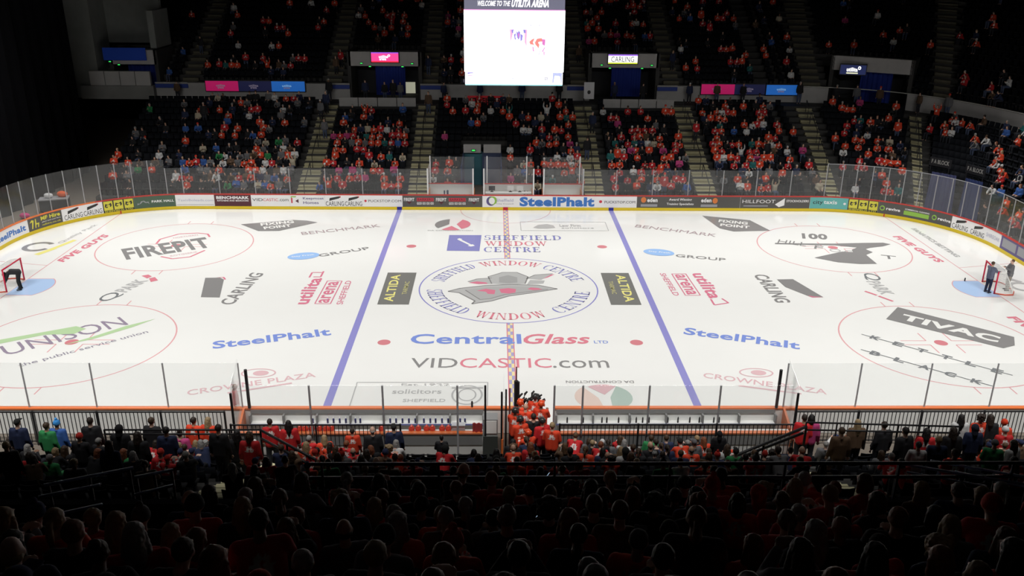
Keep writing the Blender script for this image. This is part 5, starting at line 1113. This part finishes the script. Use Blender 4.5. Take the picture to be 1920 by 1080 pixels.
# ------------------------------------------------------------------ the people one can point to
random.seed(5)
person('bend', (-25.68, -.42, 0), PI*.5+.3+PI, 'black', 'hood', None, False, 1.0, label='person in black bending down at the left goal', hatcol=(.01, .01, .01), trou=(.012, .012, .013))
P = px(1852, 547, z=0)
person('reach', (P.x-.1, P.y-.1, 0), PI*.62, (.10, .11, .16), 'short', HCOL[1][0], False, label='person in dark clothes standing in the right goal mouth holding the frame', trou=(.012, .015, .04))
person('hold', (P.x+1.15, P.y+.25, 0), -PI*.55, 'grey', 'short', HCOL[2][0], False, label='person in grey trousers standing inside the net of the right goal', trou=(.25, .23, .2))
P = px(450, 736, Y=-16.0)
person('stand', (-10.45, -14.35, .0), PI*.6, 'red', 'fringe', HCOL[5][0], True, .95, label='grey haired person in red jersey on the ice behind the left bench glass')
k = 0
for (qx, qy, Y, po, hr, tp) in ((975, 783, -16.3, 'cross', 'helmet', 'orange'), (966, 800, -16.9, 'hold', 'helmet', 'orange'), (985, 795, -16.6, 'hold', None, 'orange'), (1003, 783, -15.9, 'stand', 'helmet', 'orange'), (1014, 795, -16.4, 'hold', 'helmet', 'orange'), (975, 818, -17.5, 'cross', 'helmet', 'orange'), (1000, 808, -17.3, 'hold', 'short', 'black'), (1016, 812, -17.6, 'stand', 'helmet', 'red'), (990, 828, -18.4, 'hold', 'helmet', 'orange'), (1035, 818, -17.9, 'cross', 'short', 'orange')):
    P = px(qx, qy, Y=Y); s = 1.1; z = max(.12, P.z-1.72*s)
    person(po, (P.x, Y, z), PI+random.uniform(-.5, .5), tp, hr, HCOL[k % 6][0], tp != 'black', s, label='hockey team member in %s top between the benches, %s from the left' % (tp, nth(k)), group='hockey team between the benches', hatcol=(.75, .08, .02) if hr == 'helmet' and k % 2 == 0 else (.03, .03, .03) if hr == 'helmet' else None); k += 1
for (qx, qy, Y, po, hr, hc, tp, hat, lb) in (
    (660, 803, -18.9, 'stand', 'short', 0, 'orange', None, 'person in bright orange shirt standing behind the left bench fence'),
    (698, 800, -19.3, 'stand', 'fringe', 5, 'black', None, 'grey haired person in dark coat right of the bright orange shirt'),
    (738, 795, -19.0, 'stand', 'cap', 0, 'navy', (.02, .02, .02), 'person in dark cap behind the left bench'),
    (828, 830, -19.6, 'cross', 'short', 4, 'black', None, 'dark haired person in black seen against the open bench'),
    (1228, 846, -21.4, 'sit', 'bobble', 0, 'black', (.22, .22, .22), 'person in grey bobble hat right of centre'),
    (1130, 824, -19.6, 'sit', 'beanie', 0, 'black', (.7, .7, .7), 'person in small white knitted hat right of the players'),
    (1350, 808, -20.3, 'stand', 'hood', 4, 'black', (.012, .012, .015), 'dark hooded figure standing on the right stair'),
    (100, 766, -18.2, 'stand', 'bobble', 0, 'blue', (.05, .3, .75), 'person in bright blue hat at the far left rail'),
    (85, 792, -19.0, 'stand', 'short', 1, 'green', None, 'person in green shirt below the blue hat at left'),
    (360, 770, -18.0, 'stand', 'short', 0, 'orange', None, 'person in orange jersey at the fence left of the bench'),
    (388, 776, -18.0, 'stand', 'long', 3, 'orange', None, 'blond person in orange jersey at the fence left of the bench'),
    (333, 790, -18.8, 'sit', 'bun', 0, 'pink', None, 'person in pink top left of the orange jerseys'),
    (165, 770, -19.5, 'stand', 'short', 0, 'black', None, 'dark standing figure against the left fence, nearest the blue hat'),
    (280, 768, -19.5, 'stand', 'short', 1, 'black', None, 'dark standing figure at the left fence beside the pink top'),
    (505, 785, -18.6, 'stand', 'short', 0, 'red', None, 'person in red jersey standing by the left stair rail'),
    (540, 788, -18.9, 'stand', 'long', 4, 'red', None, 'long haired person in red jersey by the left stair rail'),
    (1512, 762, -18.6, 'stand', 'short', 0, 'red', None, 'dark haired person in red at the right end of the bench'),
    (1526, 758, -18.6, 'stand', 'bob', 4, 'pink', None, 'person with dark pink top at the right end of the bench'),
    (1610, 786, -19.6, 'stand', 'long', 3, 'brown', None, 'blond long haired person at the right fence'),
    (1812, 742, -18.6, 'stand', 'long', 4, 'white', None, 'long haired person in white and red at the far right rail'),
    (1850, 735, -18.6, 'stand', 'curly', 0, 'orange', None, 'tall dark haired person in orange at the far right rail'),
    (1868, 740, -18.6, 'stand', 'long', 0, 'black', None, 'long haired dark figure at the far right rail'),
    (1892, 758, -18.2, 'stand', 'beanie', 0, 'orange', (.6, .04, .01), 'person in orange knitted hat at the far right rail'),
    (1743, 785, -20.2, 'stand', 'long', 4, 'red', None, 'person in dark red coat standing on the right walkway'),
    (30, 785, -19.6, 'stand', 'cap', 0, 'navy', (.02, .02, .02), 'dark standing figure in a cap at far left edge of the near stand'),
    (222, 796, -21.4, 'stand', 'hood', 4, 'black', (.012, .012, .014), 'hooded dark figure standing on the left walkway, nearest the rail end'),
    (255, 804, -21.8, 'stand', 'long', 0, 'black', None, 'long haired dark figure standing beside the hooded one at left'),
    (310, 800, -21.4, 'stand', 'short', 4, 'navy', None, 'dark blue standing figure on the left walkway behind the pink top'),
    (408, 795, -21.4, 'stand', 'short', 0, 'black', None, 'broad dark standing figure left of the left stair rail'),
    (440, 780, -21.0, 'stand', 'long', 4, 'black', None, 'long haired dark figure standing at top of the left stair rail'),
    (465, 800, -21.8, 'stand', 'bob', 1, 'red', None, 'person in dark red top standing by the left stair rail post'),
    (1580, 800, -21.6, 'stand', 'short', 1, 'brown', None, 'person in brown coat standing below the blond person at right'),
    (1700, 800, -21.6, 'stand', 'short', 4, 'black', None, 'short haired dark figure on the right walkway beside the red coat'),
    (1790, 800, -21.6, 'stand', 'long', 0, 'black', None, 'long haired dark figure on the right walkway, right of the red coat'),
    (1830, 795, -21.2, 'stand', 'hood', 4, 'navy', (.02, .02, .04), 'hooded navy figure on the right walkway below the white top'),
    (1890, 788, -19.4, 'stand', 'beanie', 0, 'red', (.7, .7, .7), 'person in white knitted hat and red top at the far right'),
    (1660, 790, -19.8, 'stand', 'short', 0, 'black', None, 'dark figure beside the blond person at the right fence')):
    P = px(qx, qy, Y=Y); hh = 1.76 if po in ('stand', 'cross', 'hold') else 1.36; z = P.z-hh
    fz = ZN0+RN*max(0, int((YN0-Y)/.85)); sc = 1.0
    if z < fz: sc = max(.78, (P.z-fz)/hh)
    elif z > fz+.02: sc = min(1.12, (P.z-fz)/hh)
    person(po, (P.x, Y, fz), PI+random.uniform(-.25, .25), tp, hr, HCOL[hc][0], None, sc, label=lb, hatcol=hat)
    PLACED.append((P.x, Y))
# near lower stand
random.seed(21); rowsN = {}
lookup = {}
def near_free(x, y, r=.55): return all((x-a)**2+(y-c)**2 > r*r for a, c in PLACED)
NEARCH = []
for k in range(0, 10):
    y = YN0-.85*k-.45; z = ZN0+RN*k; i = 0; x = -22.0
    while x < 22:
        x += .52; sx, sy = proj((x, y, z+1.2))
        if not (0 < sx < 1925) or abs(x+8.0) < .9 or abs(x-8.6) < .9: continue
        NEARCH.append((x, y, z, k))
        if 745 < sx < 935 and k < 5: continue
        if 930 < sx < 1050 and k < 2: continue
        side = abs(x) > 10
        pr = .30 if side else (.5 if k > 1 else .38)
        if random.random() > pr or not near_free(x, y): continue
        rowsN.setdefault(k, []).append((x, y, z))
for k, L in rowsN.items():
    for i, (x, y, z) in enumerate(L):
        h, hc, hat, d = rnd_look(); side = abs(x) > 10; po = random.choice(['stand', 'cross', 'sit', 'sit', 'clap', 'lean']) if side and k > 1 else random.choice(['sit', 'sit', 'clap', 'lean', 'phone'])
        tp = random.choice(['orange']*3+['red']*3+['black']*6+['navy']*2+['grey', 'white', 'brown', 'green'])
        person(po, (x, y, z), PI+random.uniform(-.4, .4), tp, h, hc, None, random.uniform(.92, 1.05), label='person with %s, %s top, near lower stand, %s row, %s from left' % (d, tp, nth(k), nth(i)), group='spectators in the near lower stand', hatcol=hat)
        PLACED.append((x, y))
# near upper stand: heads and backs closest to the camera
random.seed(8)
UPCH = []
for k in range(0, 8):
    y = YU0-.85*k-.58; z = ZUN+RUN*k; i = 0; x = -12.0+random.uniform(0, .3); L = []
    while x < 12:
        x += .56; sx, sy = proj((x, y, z+1.2))
        if not (-40 < sx < 1960): continue
        UPCH.append((x, y, z, k))
        if (sx < 335 and sy < 975) or (sx > 1690 and sy < 905) or (k == 0 and (sx < 430 or sx > 1560)): continue
        if random.random() < .10: continue
        L.append((x+random.uniform(-.05, .05), y))
    for i, (x, yy) in enumerate(L):
        h, hc, hat, d = rnd_look(); tp = random.choice(['black']*6+['navy']*3+['red']*5+['orange']*2+['grey']*2+['brown'])
        person(random.choice(['sit']*4+['clap', 'lean', 'phone']), (x, yy+random.uniform(-.05, .05), z), PI+random.uniform(-.35, .35), tp, h, hc, None, random.uniform(1.0, 1.14), label='person with %s, %s top, near upper stand, %s row, %s from left' % (d, tp, nth(k), nth(i)), group='spectators in the near upper stand', hatcol=hat)
for (qx, qy, Y), lb in (((1028, 889, -32.75), 'lit phone screen held up in the first row of the near upper stand'), ((1008, 966, -34.3), 'lit phone held in the third row of the near upper stand, right of centre')):
    P = px(qx, qy, Y=Y); g = empty('phone', P, label=lb, cat='phone'); g.scale = (.55,)*3; g.rotation_euler = (.5, 0, .9); b = MB(); b.box(-.036, 0, -.075, .036, .009, .075); b.build('case', BLACK, g); b = MB(); b.box(-.031, -.002, -.066, .031, 0, .066); b.build('phone_screen', mat('phone_glow', (.55, .75, 1), .5, emit=.55), g)
# ------------------------------------------------------------------ far spectators: the nearest ones as people, the rest as one crowd
random.seed(77)
taken = []; free = []
for s in SEATS:
    qx, qy = proj((s[0], s[1], s[2]+.6))
    if 1728 < qx < 1858 and 280 < qy < 400: continue                   # the corner tunnel is kept clear
    (taken if random.random() < dens(s[4], s[5], s[6]) else free).append(s)
taken.sort(key=lambda s: (Vector(s[:3])-CAM).length if s[4] == 'L' and abs(s[6]) < 24 else 999)
quota = max(0, 300-nper[0]); near_t = taken[:quota]; rest = taken[quota:]
rows = {}
for s in near_t: rows.setdefault(s[5], []).append(s)
for k, L in rows.items():
    L.sort(key=lambda s: s[6])
    for i, s in enumerate(L):
        h, hc, hat, d = rnd_look(); tp = palette('L', s[6])
        person(random.choice(['sit', 'sit', 'clap', 'lean', 'phone']), s[:3], s[3], tp, h, hc, None, random.uniform(.9, 1.04), label='person with %s, %s top, behind far glass, %s row, %s from left' % (d, tp, nth(k), nth(i)), group='spectators behind the far glass', hatcol=hat)
LOW = {}
def low_base(pose, hk):
    f = LOWF.setdefault(pose, figure(pose, False)); parts = [(f['body'], 0, V(0, 0, 0)), (f['top'], 1, V(0, 0, 0)), (f['trousers'], 2, V(0, 0, 0)), (LOWH[hk], 3, f['J']['head'])]
    vs = []; fs = []; mi = []; mk = []
    for me, m_, off in parts:
        n = len(vs); vs += [tuple(v.co+off) for v in me.vertices]; a = me.attributes.get('mark')
        mk += [q.value for q in a.data] if a else [0]*len(me.vertices)
        for p in me.polygons: fs.append([i+n for i in p.vertices]); mi.append(m_)
    return np.array(vs), np.array([f if len(f) == 4 else (f+[f[-1]])[:4] for f in fs]), np.array(mi), np.array(mk)
LOWF = {}; LOWH = {}
for k_, f_ in (('short', 0), ('long', 1), ('hat', 2)):
    m = MB(); m.ball((0, .022, .03), (.09, .1, .1), 8, 6)
    if f_ == 1: m.tube([(0, .06, 0), (0, .09, -.25)], [.085, .05], 6)
    if f_ == 2: m.ball((0, .015, .05), (.1, .11, .11), 8, 6)
    LOWH[k_] = union(m, .034, 'lowhair', HAIR)
BASES = [(low_base(p, h), h) for p in ('sit', 'clap', 'lean', 'cheer', 'stand') for h in ('short', 'long', 'hat')]
PAL = [mat('crowd_skin_a', SK[0], .6), mat('crowd_skin_b', SK[3], .6)]
tn = list(TCOL); topi = {}
for t in tn: topi[t] = len(PAL); PAL.append(mat('crowd_top_'+t, tuple(q*.78 for q in TCOL[t]), .85, mark=t in ('orange', 'red', 'white')))
tri = len(PAL); PAL += [mat('crowd_trousers_a', (.02, .022, .03), .9), mat('crowd_trousers_b', (.06, .08, .14), .9)]
hi_ = len(PAL); PAL += [mat('crowd_hair_'+n, c, .7) for c, n in HCOL]+[mat('crowd_hat_red', (.6, .04, .02), .8), mat('crowd_hat_white', (.6, .6, .6), .8)]
def crowd(name, L, label):
    VS = []; FS = []; MI = []; MK = []; off = 0
    for s in L:
        up = s[4] == 'X'
        (v, f, m, mk), hk = random.choice(BASES[12:] if up else (BASES[:9] if random.random() > .08 else BASES)); sc = random.uniform(.88, 1.06); a = s[3]+random.uniform(-.3, .3); c, q = math.cos(a), math.sin(a)
        w = np.empty_like(v); w[:, 0] = (v[:, 0]*c-v[:, 1]*q)*sc+s[0]; w[:, 1] = (v[:, 0]*q+v[:, 1]*c)*sc+s[1]; w[:, 2] = v[:, 2]*sc+s[2]
        mm = np.array([0 if random.random() < .92 else 1, topi[palette(s[4], s[6]) if s[4] != 'X' else random.choice(['black', 'black', 'navy', 'grey', 'red', 'brown'])], tri+(random.random() < .3), hi_+(random.randrange(len(HCOL)) if hk != 'hat' else random.choice([0, 1, 4, 5, 0, len(HCOL), len(HCOL)+1]))])[m]
        VS.append(w); FS.append(f+off); MI.append(mm); MK.append(mk); off += len(v)
    VS = np.concatenate(VS); FS = np.concatenate(FS); MI = np.concatenate(MI); MK = np.concatenate(MK)
    me = bpy.data.meshes.new(name); me.vertices.add(len(VS)); me.vertices.foreach_set('co', VS.ravel().astype(np.float32)); me.loops.add(FS.size); me.polygons.add(len(FS))
    me.polygons.foreach_set('loop_start', np.arange(len(FS))*4); me.loops.foreach_set('vertex_index', FS.ravel())
    for p in PAL: me.materials.append(p)
    me.polygons.foreach_set('material_index', MI.astype(np.int32)); me.polygons.foreach_set('use_smooth', np.ones(len(FS), bool)); me.update(calc_edges=True); me.validate()
    at = me.attributes.new('mark', 'FLOAT', 'POINT'); at.data.foreach_set('value', MK.astype(np.float32))
    o = bpy.data.objects.new(name, me); C.objects.link(o); tag(o, label, 'crowd', None, 'stuff'); return len(L)
walk = []
for u, k in ((-14.6, 11), (-14.3, 12), (-13.9, 8), (6.2, 5), (6.9, 9), (14.9, 8), (-6.1, 12)): p = S(u, DL(k)+.3); walk.append((p[0], p[1], ZLf(k)+.02, facing(u, DL(k)), 'X', k, u))
for u in (-27, -14.5, -11.5, -9.9, -9.2, -8.6, -5, -2, 1.5, 4.6, 9.2, 11.6, 15.5, 17.8, 20, 23.5, 26.3, 28, 30, 33.5, 36): p = S(u, 13.2); walk.append((p[0], p[1], ZC, facing(u, 13), 'X', 0, u))
for u, k in ((-13.9, 2), (-14.2, 1), (6.5, 3), (-6.4, 1), (14.5, 2), (-26.2, 4)): p = S(u, DU(k)+.3); walk.append((p[0], p[1], ZUf(k)+.02, facing(u, DU(k)), 'X', k, u))
nc = crowd('spectators', rest+walk, 'crowd of seated spectators, many in orange and red, filling the far stands')
# seats: 300 nearest empty ones singly, the rest in one
fr = [(s[0], s[1], s[2], s[3], s[5]) for s in free if s[4] == 'L' and s[5] < 9 and abs(s[6]) < 23]+[(x, y, z, PI, k) for x, y, z, k in NEARCH if k < 4 and near_free(x, y, .5)]
fr.sort(key=lambda s: (Vector(s[:3])-CAM).length)
single = fr[:300]; ss_ = set(tuple(round(q, 3) for q in s[:3]) for s in single); rc = {}
for s in sorted(single, key=lambda s: s[0]):
    far = s[1] > 0; i = rc.get((far, s[4]), 0); rc[(far, s[4])] = i+1
    o = bpy.data.objects.new('stadium_chair', CHME); C.objects.link(o); o.location = s[:3]; o.rotation_euler = (0, 0, s[3])
    tag(o, 'empty black seat, %s lower stand, %s row, %s empty seat from left' % ('far' if far else 'near', nth(s[4]), nth(i)), 'seat', 'empty seats of the far lower stand' if far else 'front seats of the near lower stand')
VS = []; FS = []; off = 0; cf = np.array([f for f in CHF]); 
for s in [(s[0], s[1], s[2], s[3]) for s in SEATS]+[(x, y, z, PI) for x, y, z, k in NEARCH+UPCH]:
    if tuple(round(q, 3) for q in s[:3]) in ss_: continue
    c, q = math.cos(s[3]), math.sin(s[3]); w = CHV.copy(); w[:, 0] = CHV[:, 0]*c-CHV[:, 1]*q+s[0]; w[:, 1] = CHV[:, 0]*q+CHV[:, 1]*c+s[1]; w[:, 2] += s[2]
    VS.append(w); FS.append(cf+off); off += len(w)
VS = np.concatenate(VS); FS = np.concatenate(FS); me = bpy.data.meshes.new('stand_seats'); me.vertices.add(len(VS)); me.vertices.foreach_set('co', VS.ravel().astype(np.float32)); me.loops.add(FS.size); me.polygons.add(len(FS))
me.polygons.foreach_set('loop_start', np.arange(len(FS))*4); me.loops.foreach_set('vertex_index', FS.ravel()); me.materials.append(CHAIRM); me.update(calc_edges=True)
o = bpy.data.objects.new('stand_seats', me); C.objects.link(o); tag(o, 'rows of black plastic seats in the far and near stands', 'seats', None, 'stuff')
print('people', nper[0], 'crowd', nc, 'objects', len(bpy.data.objects))
